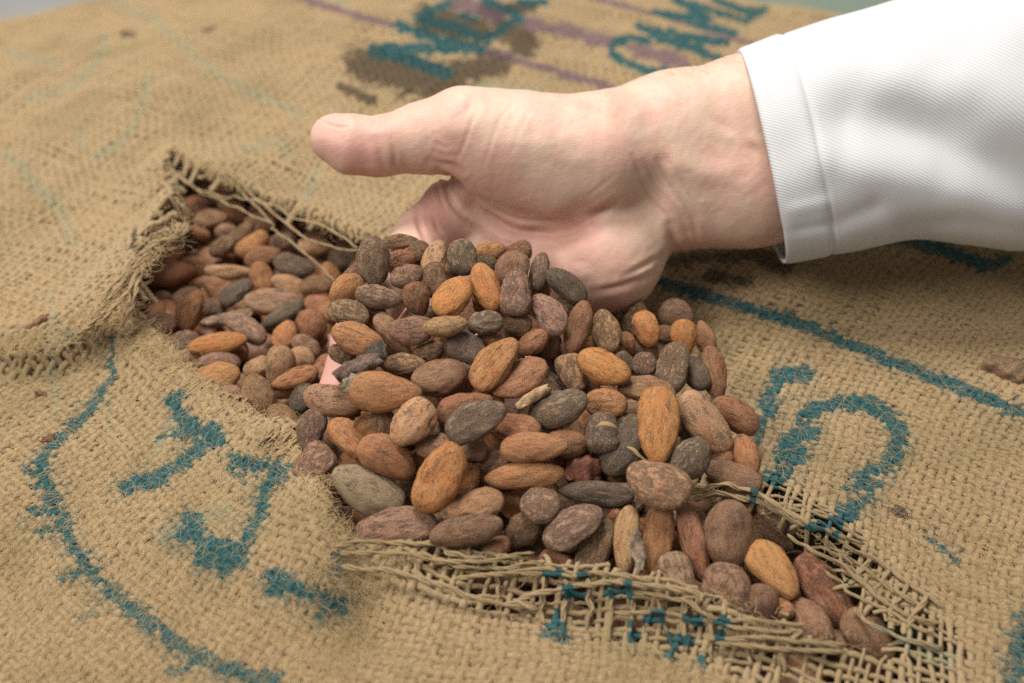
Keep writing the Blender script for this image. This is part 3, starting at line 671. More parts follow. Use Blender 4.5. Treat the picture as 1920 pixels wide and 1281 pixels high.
# creases, wrinkles and soft hollows: (depth mm, width px, line)
CREASE = [
 (.55,2.6,[(597,224),(612,231),(632,237),(650,238),(658,230)]),
 (1.3,7,[(822,322),(849,342),(865,364),(897,397),(946,425),(987,437),(1048,431),(1108,409),(1152,380)]),
 (2.2,26,[(860,370),(900,402),(950,430),(1000,440),(1050,434),(1100,414)]),
 (.7,4.5,[(840,328),(836,356),(853,389),(889,425),(930,450),(962,460)]),(.5,4,[(820,324),(820,356),(832,389)]),
 (.35,4,[(905,385),(960,410),(1020,418),(1060,412)]),(.3,3.5,[(1010,436),(1040,445),(1075,447)]),
 (.7,5,[(784,393),(784,417),(800,454)]),(.35,4,[(812,405),(820,429),(832,447)]),
 (.22,4,[(900,196),(883,234),(868,275),(852,307)]),(.14,4,[(962,196),(936,226),(916,283),(905,320)]),(.1,4,[(1000,200),(975,240),(955,300)]),
 (.7,6,[(806,300),(822,304),(845,309),(866,322)]),(.5,5,[(815,285),(835,292),(855,292)]),(.35,4,[(818,270),(838,278)]),
 (.4,7,[(703,262),(711,285),(717,310),(720,326)]),(.3,5,[(735,262),(740,290),(740,322)]),(.25,12,[(640,250),(660,285)]),
 (.45,5,[(697,216),(702,226),(700,240)]),(.45,5,[(708,214),(713,226),(712,242)]),(.35,5,[(720,212),(724,224),(722,240)]),(.3,5,[(733,206),(736,222)]),
 (.26,4,[(1185,292),(1200,330),(1222,377),(1250,404),(1262,430)]),(.36,4.5,[(1230,300),(1262,355),(1287,392),(1302,420),(1308,462)]),
 (.2,3,[(1205,300),(1235,355),(1268,395),(1290,440)]),(.2,3,[(1245,290),(1285,350),(1310,400)]),(.18,3,[(1215,345),(1250,385),(1280,430)]),
 (1.2,8,[(1257,425),(1260,442),(1268,476)]),(.8,24,[(1318,380),(1345,412),(1370,425)]),(1.0,16,[(1290,420),(1282,450)]),
 (.8,6,[(1112,549),(1162,537),(1214,518)]),(.5,5,[(1167,520),(1210,497),(1242,478)]),(.4,5,[(1190,540),(1225,512)]),(.5,5,[(1232,500),(1250,472)]),
 (.3,4,[(1130,405),(1150,385),(1165,372)]),(.25,4,[(1100,370),(1125,350),(1150,330)]),(.9,30,[(1090,520),(1085,460)]),
 (-1.0,26,[(1400,330),(1300,318),(1240,300)]),(-1.2,34,[(860,220),(880,205)]),(-.8,30,[(1000,250),(1080,280)]),(.8,40,[(1080,200),(1200,210)]),
 (.5,10,[(1330,215),(1440,300)]),(-.5,12,[(1340,250),(1440,270)]),
]
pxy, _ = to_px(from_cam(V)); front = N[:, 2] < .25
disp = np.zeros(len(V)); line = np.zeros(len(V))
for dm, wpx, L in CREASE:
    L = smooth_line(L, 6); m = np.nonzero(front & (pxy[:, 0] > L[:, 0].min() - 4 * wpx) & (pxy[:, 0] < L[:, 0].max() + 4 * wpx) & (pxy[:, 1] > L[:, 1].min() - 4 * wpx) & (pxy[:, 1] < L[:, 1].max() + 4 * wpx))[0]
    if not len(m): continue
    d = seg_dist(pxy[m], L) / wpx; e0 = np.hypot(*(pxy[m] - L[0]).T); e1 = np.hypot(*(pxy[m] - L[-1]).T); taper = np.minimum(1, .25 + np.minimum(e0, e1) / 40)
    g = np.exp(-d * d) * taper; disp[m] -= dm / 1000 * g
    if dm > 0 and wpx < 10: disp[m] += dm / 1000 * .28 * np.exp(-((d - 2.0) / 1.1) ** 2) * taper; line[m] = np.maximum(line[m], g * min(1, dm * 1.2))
# fine irregular skin relief
disp += (vnoise(pxy[:, 0] / 30, pxy[:, 1] / 30, 5) - .5) * .0003 + (vnoise(pxy[:, 0] / 9 + pxy[:, 1] / 30, pxy[:, 1] / 9, 6) - .5) * .00010
V = V + N * disp[:, None]
def blob(cx, cy, r): return np.exp(-(((pxy[:, 0] - cx) ** 2 + (pxy[:, 1] - cy) ** 2) / r ** 2))
pink = np.clip(.9 * blob(690, 300, 45) + .7 * blob(620, 270, 45) + .6 * blob(820, 415, 50) + .8 * blob(800, 390, 40) + .5 * blob(930, 480, 60) + .5 * blob(1150, 520, 70) + .6 * blob(1100, 430, 60) + 1.6 * blob(625, 680, 70) + .5 * blob(840, 270, 40) + .45 * blob(1280, 440, 40) + .3 * blob(700, 250, 60), 0, 1)
yel = np.clip(.8 * blob(1230, 440, 50) + .5 * blob(1200, 540, 50), 0, 1)
person = empty('person', tuple(at_depth([(1300, 300)], D0)[0])); bpy.context.view_layer.update()
tag(person, 'person reaching in, bare palm-up hand scooping cacao beans, white coat sleeve', 'person')
PO = np.array(person.location)
hand = mesh_obj('hand', from_cam(V) - PO, Q.astype(np.int32), SKIN, person, attrs={'tone': ('FLOAT_COLOR', np.column_stack([pink, np.maximum(line, .5 * blob(625, 680, 70)), yel, np.ones(len(V))]))})  # bare fingertip redder, and painted darker to offset the light on it
print('hand quads', len(Q))
# thumbnail: a thin curved plate lying on the thumb's back
nu, nv = 14, 12; u = np.linspace(-1, 1, nu); v = np.linspace(-1, 1, nv); VV = []
for a in u:
    for b in v:
        xn = 625 + 30 * a; t = (660 - xn) / 33; ang = b * (.82 - .2 * max(0, -a) ** 2)
        cy = 271 - 11 * min(t, 1); R = (52.5 - 8.5 * t if t <= 1 else 44 - .42 * (627 - xn)) + 2.4 - (3.4 if a > .8 else 0)
        y = cy - R * math.cos(ang); dz = -14 + R * MM * 1000 * math.sin(ang)
        VV.append(from_cam(hp((xn, y, dz))[None])[0])
Fn = [(i * nv + j, i * nv + j + 1, (i + 1) * nv + j + 1, (i + 1) * nv + j) for i in range(nu - 1) for j in range(nv - 1)]
nail = mesh_obj('thumbnail', np.array(VV) - PO, Fn, NAIL, hand); sm = nail.modifiers.new('thickness', 'SOLIDIFY'); sm.thickness = .0006; sm.offset = 0
# fine hairs on the wrist
Hv, Hf, o_ = [], [], 0
HAIR = plain_material('fair_hair', (.45, .30, .16), .5)
for k in range(70):
    px_ = RNG.uniform(1255, 1395); y0 = np.interp(px_, [1250, 1300, 1385], [140, 121, 108]) + RNG.uniform(0, 26) ** 1.0; dz = RNG.uniform(-6, 6)
    p0 = hp((px_, y0 + 3, dz - 4)); l = RNG.uniform(18, 42) * MM; a = math.radians(RNG.uniform(140, 200)); d = np.array([math.cos(a), math.sin(a) * .6, -.2])
    P = np.array([p0 + d * l * t + np.array([0, .25 * l * t * t, -.25 * l * t]) for t in np.linspace(0, 1, 5)])
    a_, b_ = tube(from_cam(P), np.linspace(.00004, .00002, 5), 3); Hv.append(a_); Hf.append(b_ + o_); o_ += len(a_)
tag(mesh_obj('arm_hair', np.vstack(Hv) - PO, np.vstack(Hf), HAIR, person), kind='stuff')

# ------------------------------------------------------------------ coat sleeve: rings of (top, bottom, near-side bulge px, half depth m)
RINGS = [((1386,98),(1470,491),16,.0305),((1470,68),(1557,476),20,.0325),((1560,38),(1640,459),22,.034),((1690,2),(1725,448),22,.0355),((1800,-32),(1812,455),20,.037),((1930,-78),(1935,464),18,.038),((2120,-150),(2120,480),16,.040),((2500,-280),(2480,470),10,.043)]
rt = np.linspace(0, len(RINGS) - 1, len(RINGS)); 
RA = np.array([[*a, *b, c, d] for a, b, c, d in RINGS], float); RS = smooth_line(RA, 14)
segs = 160; th = np.arange(segs) * 2 * math.pi / segs
Vv, Cc = [], []; alen = np.r_[0, np.cumsum(np.hypot(np.diff((RS[:, 0] + RS[:, 2]) / 2), np.diff((RS[:, 1] + RS[:, 3]) / 2)))]
DEP = .4435
for k, r in enumerate(RS):
    top, bot = r[:2], r[2:4]; mid = (top + bot) / 2; hv = (top - bot) / 2
    c, s = np.cos(th), np.sin(th)                      # c: towards top, s: towards the viewer
    cs = np.sign(c) * np.abs(c) ** .92; ss = np.sign(s) * np.abs(s) ** .85
    pp = mid + cs[:, None] * hv + (r[4] * ss)[:, None] * np.array([1.0, .15])
    dz = -ss * r[5]
    px_, py_ = pp[:, 0], pp[:, 1]; vis = np.clip(s, 0, 1) ** .5
    # drape: a broad hollow runs down to the lower end of the sleeve, with softer ones beside it
    def val(L, w): return np.exp(-(seg_dist(pp, L) / w) ** 2)
    f = .0062 * val([(1600,215),(1760,262),(1930,335),(2100,420)], 58) - .0030 * val([(1560,300),(1720,350),(1900,425)], 48) - .002 * val([(1620,130),(1800,165),(1950,200)], 60)
    f += .0022 * val([(1570,415),(1640,385)], 20) - .0010 * val([(1480,395),(1545,380)], 12) + .0012 * val([(1478,430),(1550,418)], 10) + .0022 * val([(1700,425),(1800,410),(1930,430)], 22)
    f += .0008 * val([(1580,240),(1570,330)], 30)
    f *= .75; f *= sstep(0, 30, alen[k]) * .85 + .15
    hem = alen[k] < 84
    f += (0 if hem else .0007) + .0009 * math.exp(-((alen[k] - 86) / 5) ** 2) + (.0006 * math.exp(-(alen[k] / 5) ** 2))
    f += (vnoise(px_ / 70, py_ / 70, 9) - .5) * .0012
    dz = dz + f * vis; sc = 1 - (f * (1 - vis) / .035)
    pp = mid + (pp - mid) * sc[:, None]
    Vv.append(from_cam(cam_xyz(at_depth(pp, DEP + dz))))
    per = (np.abs(hv).sum() + r[5] / MM) / 2 * MM
    Cc.append(np.column_stack([np.full(segs, alen[k] * MM), th * .036, np.zeros(segs)]))
i = np.arange(len(RS) - 1)[:, None] * segs; j = np.arange(segs)[None]; j2 = (j + 1) % segs
Fq = np.stack([i + j, i + segs + j, i + segs + j2, i + j2], -1).reshape(-1, 4)
slv = mesh_obj('coat_sleeve', np.vstack(Vv) - PO, Fq, TWILL, person, attrs={'cloth': ('FLOAT_VECTOR', np.vstack(Cc))})
sm = slv.modifiers.new('cloth_thickness', 'SOLIDIFY'); sm.thickness = .0011; sm.offset = -1
# hem seam: small stitches all round
kk = int(np.argmin(np.abs(alen - 87))); ring = Vv[kk]; outw = ring - ring.mean(0); outw /= np.linalg.norm(outw, axis=1)[:, None]
Sv, Sf, o_ = [], [], 0
for a in range(0, segs):
    b = (a + 1) % segs; p0, p1 = ring[a] + outw[a] * .0003, ring[b] + outw[b] * .0003
    for t0, t1 in ((.05, .42), (.55, .92)):
        P = np.array([p0 + (p1 - p0) * t for t in np.linspace(t0, t1, 4)]); P[1:3] += outw[a] * .00018
        v_, f_ = tube(P, .00022, 4); Sv.append(v_); Sf.append(f_ + o_); o_ += len(v_)
STITCH = plain_material('stitch_thread', (.42, .42, .43), .8)
tag(mesh_obj('hem_stitching', np.vstack(Sv) - PO, np.vstack(Sf), STITCH, slv), kind='stuff')

TURQ = plain_material('turquoise_plastic', (.50, .68, .60), .5)
tp = at_depth([(1715, -88)], .86)[0]
tag(bevel_box('plastic_board', .26, .16, .05, .006, TURQ, tuple(tp), -.12), 'pale turquoise plastic board edge blurred behind the far side of the sack', 'board')
# ------------------------------------------------------------------ cacao beans: px py length width angle colour layer zone | own words (landmark beans)
BEANS = '''
701 491 92 61 95 P 2 H|dusty upright tan bean at the top corner of the handful
750 454 66 27 5 B 0 H
750 490 54 44 10 R 0 H
763 518 62 46 25 B 1 H
785 474 48 42 60 B 0 H
816 485 72 45 78 T 1 H
818 527 74 45 -76 B 2 H
866 482 68 55 95 G 2 H|upright ash grey bean touching the pink palm
917 472 60 36 10 O 0 H
968 474 60 38 12 O 0 H
961 507 75 62 75 M 1 H
966 551 86 61 85 P 2 H|broad mauve grey bean standing below the palm
1013 509 74 34 82 P 1 H
1062 535 92 52 -38 D 1 H|charcoal bean against the heel of the palm
909 498 46 36 30 G 0 H
911 540 95 50 -70 Y 2 H|amber bean leaning between grey beans under the palm
847 558 86 62 50 Y 2 H|glossy bright orange bean with a dark tip
781 560 64 52 -70 R 1 H
649 544 75 56 40 O 1 H
711 558 88 45 -10 P 2 H|dusty sausage-shaped tan bean above the index fingertip
655 588 76 48 -18 P 2 H|small pale dusty bean on the rim of the handful
1030 590 88 56 -55 P 2 H|pale pinkish bean with a pointed upper end
1062 580 54 44 -40 P 0 H
1084 615 100 47 75 R 2 H|long upright russet bean
1137 621 84 54 -80 T 1 H
1173 644 44 36 -60 O 0 H
672 637 102 56 -20 O 2 H|striped orange bean beside the bare fingertip
737 630 105 42 -55 T 0 H
770 619 86 50 0 M 1 H
836 612 84 37 8 T 2 H
912 606 64 46 5 G 2 H|round pale grey pebble-like bean
970 610 52 46 0 B 0 H
876 655 82 58 -30 D 1 H|dark olive grey bean half under an orange one
803 659 58 36 10 B 0 H
928 684 116 64 50 O 2 H|large amber bean tipped up in mid handful
999 642 66 44 30 R 1 H
975 707 112 68 25 R 2 H|wrinkled reddish bean in front of the large amber one
1034 650 56 34 80 B 0 H
1074 700 76 60 -76 T 1 H
1133 690 106 62 -25 Y 2 H|golden oval bean below the russet upright one
1172 680 46 28 -60 G 0 H
640 664 52 36 -20 T 1 H
755 683 84 40 0 T 0 H
825 707 104 70 15 B 1 H
720 735 132 72 -3 O 3 H|largest smooth orange bean before the bare fingertip
621 750 106 58 -12 T 1 H|tan bean jutting out under the fingertip
774 791 98 73 50 T 2 H|golden egg-shaped bean below the largest smooth orange one
869 767 106 58 20 R 0 H
891 790 120 66 28 G 3 H|long ash grey bean in the middle of the heap
961 803 102 58 -15 R 1 H
1049 767 114 70 20 G 2 H|broad grey bean with a pointed end
1137 757 80 55 -8 O 1 H
655 822 92 56 -45 O 1 H
728 860 116 70 -30 O 2 H|stained orange bean above the dusty olive one
782 865 60 36 60 O -1 H
584 806 86 52 75 P 1 H|mauve cone-shaped bean by the torn lower rim
590 872 84 74 40 P 1 H
814 840 70 52 0 M 0 H
890 845 52 42 0 M 0 H
999 840 122 56 3 O 3 H|smooth glossy orange bean lying level in the heap
1063 832 82 54 0 R 1 H
926 872 76 56 45 M 0 H
982 892 150 50 5 O 2 H|long orange bean with a wrinkled crack
1166 842 112 74 62 D 1 H|dark grey bean with a yellow thread on it
885 893 46 58 70 O -1 H
655 870 64 42 20 O 0 H
692 921 142 84 -28 G 2 H|big dusty olive grey bean near the lower rim
822 899 136 86 60 Y 3 H|biggest bright orange bean standing in the lower heap
880 902 64 36 65 O 0 H
884 950 120 60 15 T 2 H|smooth tan bean just below the biggest bright orange one
1015 947 74 72 0 P 2 H|round brown bean seen end-on
746 990 150 74 5 P 1 H
872 996 138 58 12 M 2 H|purple brown bean with orange scrapes by the threads
1074 987 126 64 30 P 2 H|pinkish bean with a pale ridge along its side
979 996 76 60 40 B 0 H
645 1003 62 50 20 R 0 H
592 925 54 58 60 M 0 H
677 973 54 38 0 O -1 H
960 950 46 52 40 O -1 H
1044 1055 70 46 -10 R 0 H
930 1028 54 42 30 R 0 H
1120 925 140 45 -5 D 1 H|long blackened bean with an orange streak
1235 907 128 78 -20 T 3 H|large smooth pinkish tan bean at the lip of the cloth
1368 1001 128 90 92 M 2 H|big upright mauve bean beside the lower torn lip
1450 1070 126 70 -50 O 1 H|orange brown bean sloping down past the mauve one
1299 1015 150 50 -75 R 1 H|long rust red bean standing by the mauve one
1233 1015 146 56 82 O 1 H
1175 1012 130 48 85 T 1 H|upright tan bean with peeling grey skin
1116 1030 116 56 65 M 0 H
1150 985 68 34 70 R 0 H
1272 1080 92 64 -72 P 1 H
1358 1112 106 90 82 M 1 H|fat mauve bean half under the bottom threads
1428 1132 74 55 86 M 1 H
1466 1145 48 42 0 O 0 H
1520 1165 108 62 -50 B 0 H
1540 1108 150 70 -56 R 0 H
1627 1190 112 74 -40 B -1 H
1452 1006 84 34 -35 B -1 H
1462 972 92 42 -30 P 0 H
1212 618 68 47 -72 Y 2 R|upright amber bean near the heel of the hand
1268 590 68 50 -15 M 1 R|mauve red bean alone on the cloth below the teal line
1283 632 68 46 -80 Y 2 R|wrinkled bright orange bean at the edge of the bare cloth
1190 592 70 46 80 P 0 R
1322 634 62 36 -75 R 0 R
1262 690 98 60 80 P 2 R|grey tan bean with a pointed tip standing on the spill
1208 684 48 44 90 P 1 R
1205 656 60 36 0 B 0 R
1306 700 70 44 -65 D 1 R|small dark grey bean on the spilled side
1338 700 102 48 -80 R 1 R|red brown bean with black patches at the edge of the spill
1215 732 106 52 -10 M 1 R
1233 795 142 78 90 Y 3 R|upright bright orange bean with a grey spot
1320 790 130 74 -50 T 2 R|large pinkish tan bean beside the upright bright orange one
1379 778 100 60 -35 R 1 R|outermost brown bean pointing at the teal figure
1295 860 90 66 50 G 2 R|grey brown bean under the upright bright orange one
1283 802 36 52 90 G 0 R
1399 853 82 50 -76 O 1 R|dark orange bean against the teal figure
1376 895 110 58 -20 M 1 R
1178 792 46 38 0 G 0 R
1246 627 36 46 80 B 0 R
1303 815 56 34 0 T 0 R
1350 862 52 44 10 R 0 R
1085 845 40 34 0 B -1 H
427 510 87 29 -2 T 2 L|slim tan bean lying level in the open hole
443 548 70 40 35 D 2 L|shiny black bean in the open hole
410 544 62 44 -35 R 1 L
492 482 68 36 15 R 1 L
492 522 66 44 -70 O 1 L
545 535 72 34 -20 T 1 L
551 499 78 44 -10 G 1 L
472 459 68 38 35 O 2 L|orange bean below the stray threads
446 446 84 32 45 B 1 L
394 413 62 38 10 B 1 L
371 438 48 26 -15 O 1 L
423 435 42 32 0 P 1 L
515 568 108 52 0 P 1 L
530 592 90 33 30 D 2 L|long black bean below the shiny black one
357 584 78 46 65 R 1 L
299 610 64 48 20 B 1 L|brown bean tucked in the cloth's corner
463 618 84 44 -35 P 2 L
535 630 56 44 70 O 1 L
584 610 56 58 60 R 1 L
594 535 58 36 0 B 1 L
643 482 56 46 0 G 0 L
590 463 64 38 0 T 1 L
364 341 62 32 0 B 0 L
361 387 68 42 10 R 0 L
341 302 46 52 70 R -1 L
427 354 54 30 0 R 0 L
443 397 54 38 -40 R 0 L
489 417 62 38 0 B 0 L
597 446 52 36 0 R 0 L
417 463 54 38 30 P 1 L
374 502 70 40 -10 R 0 L
345 452 58 38 0 D 0 L
350 560 62 42 20 B 0 L
397 577 50 42 0 P 1 L
597 571 54 42 0 R 0 L
407 645 108 42 10 Y 2 L|golden orange bean lying by the frayed lower rim
403 712 90 58 15 O 2 L|orange brown bean below the golden one by the rim
409 680 82 42 5 P 0 L
425 750 60 58 0 P 1 L
484 740 74 64 -70 B 1 L
524 687 80 50 80 T 2 L
484 690 56 42 30 T 0 L
553 711 94 37 20 O 2 L|slim orange bean pointing at the bare fingertip
566 672 50 38 -20 T 0 L
569 747 60 50 60 D 1 L
534 797 84 54 -62 B 1 L
494 806 60 40 -15 O 1 L
460 780 60 42 -30 P 1 L
345 645 64 50 20 P 1 L
366 676 64 42 -10 B 0 L
442 662 48 34 0 R -1 L
500 770 54 34 20 R 0 L
298 642 46 36 0 M 0 L
585 640 60 40 40 R 0 L
528 455 56 36 20 P 0 L
620 515 50 36 -60 O 0 L
320 660 44 36 0 B 0 L
540 430 52 32 -20 R -1 L
640 450 54 34 0 B -1 L
300 570 52 40 60 B -1 L
320 520 56 40 30 B -1 L
668 514 56 38 35 B 0 H
694 594 62 42 0 R 0 H
843 516 46 36 80 B 0 H
915 640 54 40 0 R 0 H
606 694 64 42 70 R 0 L
574 652 58 42 -40 P 0 L
598 724 66 46 20 B 0 L
618 586 56 44 30 R 1 L
608 632 56 40 -70 O 0 L
640 540 50 40 0 B 0 L
'''
COL = {'O': (.42,.185,.072,.40), 'Y': (.48,.20,.058,.28), 'T': (.42,.24,.12,.52), 'R': (.30,.13,.06,.45), 'B': (.235,.125,.062,.5),
       'P': (.33,.19,.115,.72), 'M': (.25,.135,.075,.52), 'G': (.245,.17,.105,.80), 'D': (.10,.07,.045,.5)}
CWORD = {'O': 'orange', 'Y': 'amber', 'T': 'tan', 'R': 'reddish brown', 'B': 'brown', 'P': 'dusty pinkish', 'M': 'mauve brown', 'G': 'dusty grey', 'D': 'dark grey'}
HEAP = [(700,470,42),(870,470,40),(1010,500,36),(1080,530,32),(1130,610,24),(650,590,35),(760,600,36),(900,600,34),(640,680,29),(720,735,27),(850,720,27),(1000,700,24),(1100,690,20),(1200,600,6),(1212,620,12),(1320,640,8),(1268,585,6),(1230,760,17),(1340,770,11),
        (620,750,22),(580,810,10),(650,830,13),(770,790,21),(890,790,21),(1050,770,18),(1380,880,6),(1235,810,19),(700,900,10),(820,900,14),(1000,880,12),(1170,850,10),(1235,905,14),(590,900,4),(650,980,0),(750,990,2),(900,980,5),(1020,950,6),(1080,990,3),(1100,930,6),
        (1170,1010,1),(1300,1010,2),(1368,1000,5),(1360,1110,-2),(1450,1070,-3),(1540,1110,-4),(1620,1190,-4),(1270,1080,-3),(1040,1050,-3),(1390,780,8)]
HOLE = [(330,350,-17),(430,500,-12),(450,620,-9),(420,740,-5),(520,700,-9),(490,790,-3),(600,470,-14),(580,600,-12),(300,610,-10),(345,302,-17),(530,800,-2),(570,740,-8)]
def rbf(tab, p, s):
    T = np.array(tab, float); d = ((p[:, None] - T[None, :, :2]) ** 2).sum(-1); w = np.exp(-d / (2 * s * s)) + 1e-9; return (w * T[None, :, 2]).sum(1) / w.sum(1)
class B_: pass
beans = []
for ln in BEANS.strip().split('\n'):
    a, _, own = ln.partition('|'); f = a.split(); b = B_()
    b.px, b.py, b.L, b.W, b.ang = map(float, f[:5]); b.c = f[5]; b.lay = int(f[6]); b.z = f[7]; b.own = own; b.fill = False; beans.append(b)
# beans that only show in the gaps between the others
rb = np.random.default_rng(5)
def add_fill(n, poly, zone, lay, mind):
    poly = np.array(poly, float); got = []; tries = 0
    while len(got) < n and tries < 4000:
        tries += 1; p = np.array([rb.uniform(poly[:, 0].min(), poly[:, 0].max()), rb.uniform(poly[:, 1].min(), poly[:, 1].max())])
        if not inside(p[None], poly)[0] or any(np.hypot(*(p - q)) < mind for q in got): continue
        got.append(p); b = B_(); b.px, b.py = p; b.L = rb.uniform(82, 118) if zone != 'L' else rb.uniform(62, 86); b.W = b.L * rb.uniform(.5, .64); b.ang = rb.uniform(-90, 90)
        b.c = rb.choice(list('OTRBPMRBO')); b.lay = lay; b.z = zone; b.own = ''; b.fill = True; beans.append(b)
add_fill(60, [(580,840),(700,780),(900,830),(1100,760),(1250,900),(1440,960),(1650,1180),(1550,1210),(1300,1130),(1000,1070),(640,1030)], 'H', -1.5, 46)
add_fill(44, [(655,720),(700,640),(900,560),(1080,560),(1160,700),(1250,850),(900,840),(620,820)], 'H', -1.5, 44)
add_fill(34, [(318,300),(450,360),(680,450),(610,560),(600,720),(560,830),(480,800),(350,700),(265,620),(300,500)], 'L', -2, 42)
add_fill(14, [(660,1020),(1290,1090),(1560,1190),(1500,1250),(1100,1180),(700,1090)], 'H', -2, 60)
N_B = len(beans); Pp = np.array([(b.px, b.py) for b in beans])
zz = np.where([b.z == 'L' for b in beans], rbf(HOLE, Pp, 75), rbf(HEAP, Pp, 55)) / 1000
dep = depth_of_z(Pp, zz); dep = dep - np.array([{3: .0075, 2: .005, 1: .0015, 0: -.003, -1: -.0065, -1.5: -.009, -2: -.0125}[b.lay] for b in beans])
# beans of the spill lie on the cloth, never under it
axL, axN, dims = [], [], []
for k, b in enumerate(beans):
    d = rays([(b.px, b.py)])[0]; d = d / np.linalg.norm(d); sc = dep[k] * TANX * 2 / 1920
    r = np.cross(d, U_); r /= np.linalg.norm(r); u = np.cross(r, d); a = math.radians(b.ang)
    ratio = b.W / b.L; tl = math.radians(rb.uniform(-16, 16)) if ratio > .45 else 0
    l = (math.cos(a) * r + math.sin(a) * u)
    n = -d + (np.array([0, 0, .55]) if b.z == 'L' else np.array([0, 0, .2])); n = n - (n @ l) * l; n /= np.linalg.norm(n)
    l2 = math.cos(tl) * l + math.sin(tl) * n; n = n - (n @ l2) * l2; n /= np.linalg.norm(n)
    roll = math.radians(rb.uniform(-22, 22)); s = np.cross(n, l2); n = math.cos(roll) * n + math.sin(roll) * s; s = np.cross(n, l2)
    Lm, Wm = b.L * sc * 1.0 / max(.9, abs(math.cos(tl))), b.W * sc * 1.03; Tm = np.clip(Wm * rb.uniform(.5, .66), min(.0056, Wm), .0115)
    axL.append(l2); axN.append(n); dims.append((Lm, Wm, Tm))
axL, axN, dims = np.array(axL), np.array(axN), np.array(dims); axS = np.cross(axN, axL)
cen = at_depth(Pp, dep); vd = rays(Pp); vd /= np.linalg.norm(vd, axis=1)[:, None]
# settle: push overlapping beans apart, mostly along the line of sight, and out of the hand
ts = np.array([-.36, -.18, 0, .18, .36])
def spheres():
    c = cen[:, None] + axL[:, None] * (ts[None, :, None] * dims[:, 0][:, None, None])
    r = (dims[:, 1:].mean(1) * .5)[:, None] * np.sqrt(1 - (2 * ts[None]) ** 2 * .8); return c, r
home = cen.copy()
for it in range(45):
    c, r = spheres(); cf, rf = c.reshape(-1, 3), np.repeat(dims[:, 2] * .5, 5) * .45 + r.reshape(-1) * .5; own = np.repeat(np.arange(N_B), 5)
    mv = np.zeros_like(cen); cn = np.zeros(N_B)
    D = cf[:, None] - cf[None]; ds = np.sqrt((D ** 2).sum(-1)) + 1e-9; ov = (rf[:, None] + rf[None]) * .9 - ds
    i, j = np.nonzero((ov > 0) & (own[:, None] < own[None]))
    for a, b_, o, dv in zip(own[i], own[j], ov[i, j], D[i, j] / ds[i, j][:, None]):
        # beans given a higher place rise, lower ones sink
        v = dv
        la, lb = beans[a].lay, beans[b_].lay
        ka, kb = (.5, .5)
        if la != lb: ka, kb = ((.25, .75) if la > lb else (.75, .25))
        va = -vd[a]; sgn = 1 if (home[a] - home[b_]) @ va + (la - lb) * .004 >= 0 else -1
        push = .55 * v * o + .6 * va * sgn * o
        mv[a] += push * ka; mv[b_] -= push * kb; cn[a] += 1; cn[b_] += 1
    m = mv / np.maximum(1, cn)[:, None] * 1.4
    along = (m * vd).sum(1)[:, None] * vd; m = along + (m - along) * .4
    cen = cen + m; dv = home - cen; al = (dv * vd).sum(1)[:, None] * vd; cen = cen + al * .01 + (dv - al) * .12
    if it % 3 == 2:
        c, r = spheres(); cc = cam_xyz(c.reshape(-1, 3)); rr = np.repeat(dims[:, 2] * .5, 5); h = hand_sdf(cc); hit = h < rr * .8
        if hit.any():
            g = grad(hand_sdf, cc[hit]); g3 = g[:, :1] * R_ + g[:, 1:2] * U_ + g[:, 2:3] * F_; p = (rr[hit] * .8 - h[hit])[:, None] * g3
            # towards the viewer rather than sideways
            ow = np.repeat(np.arange(N_B), 5)[hit]
            for o, q in zip(ow, p):
                if not beans[o].fill: cen[o] += q * .35
    cloth = np.array([b.z == 'R' for b in beans]) | (np.array([b.z == 'H' for b in beans]) & (Pp[:, 0] > 1150) & (Pp[:, 1] < 900))
    g = cen[cloth]; sd = signed(g[:, :2], TEAR_G); zc = sack_h(g[:, 0], g[:, 1]) + dims[cloth, 2] * .5 + .0012
    low = (sd > .002) & (g[:, 2] < zc); idx = np.nonzero(cloth)[0][low]; cen[idx, 2] += (zc[low] - g[low, 2])

# leave out buried beans that nothing can be seen of
def visible_counts(step=4):
    xs = np.arange(-40, 1960, step); ys = np.arange(-40, 1320, step); zb = np.full((len(ys), len(xs)), 9.0); idb = np.full(zb.shape, -1)
    for k in range(N_B):
        q, dd = to_px(cen[k][None]); rp = dims[k, 0] * .55 / (dd[0] * TANX * 2 / 1920); x0, x1 = np.searchsorted(xs, [q[0, 0] - rp, q[0, 0] + rp]); y0, y1 = np.searchsorted(ys, [q[0, 1] - rp, q[0, 1] + rp])
        if x1 <= x0 or y1 <= y0: continue
        gx_, gy_ = np.meshgrid(xs[x0:x1], ys[y0:y1]); D = rays(np.column_stack([gx_.ravel(), gy_.ravel()])); M_ = np.stack([axL[k] / dims[k, 0], axS[k] / dims[k, 1], axN[k] / dims[k, 2]]) * 2
        o = M_ @ (O_ - cen[k]); d = D @ M_.T; A = (d * d).sum(1); Bq = d @ o; Cq = o @ o - 1; disc = Bq * Bq - A * Cq; t = np.where(disc > 0, (-Bq - np.sqrt(np.maximum(disc, 0))) / A, 9).reshape(gx_.shape)
        v = zb[y0:y1, x0:x1]; m = t < v; v[m] = t[m]; idb[y0:y1, x0:x1][m] = k
    return np.bincount(idb[idb >= 0], minlength=N_B)
vis_n = visible_counts(); KEEP = [k for k in range(N_B) if not beans[k].fill or vis_n[k] > 9]
KEEP = sorted(KEEP, key=lambda k: (beans[k].fill, -vis_n[k]))[:298]

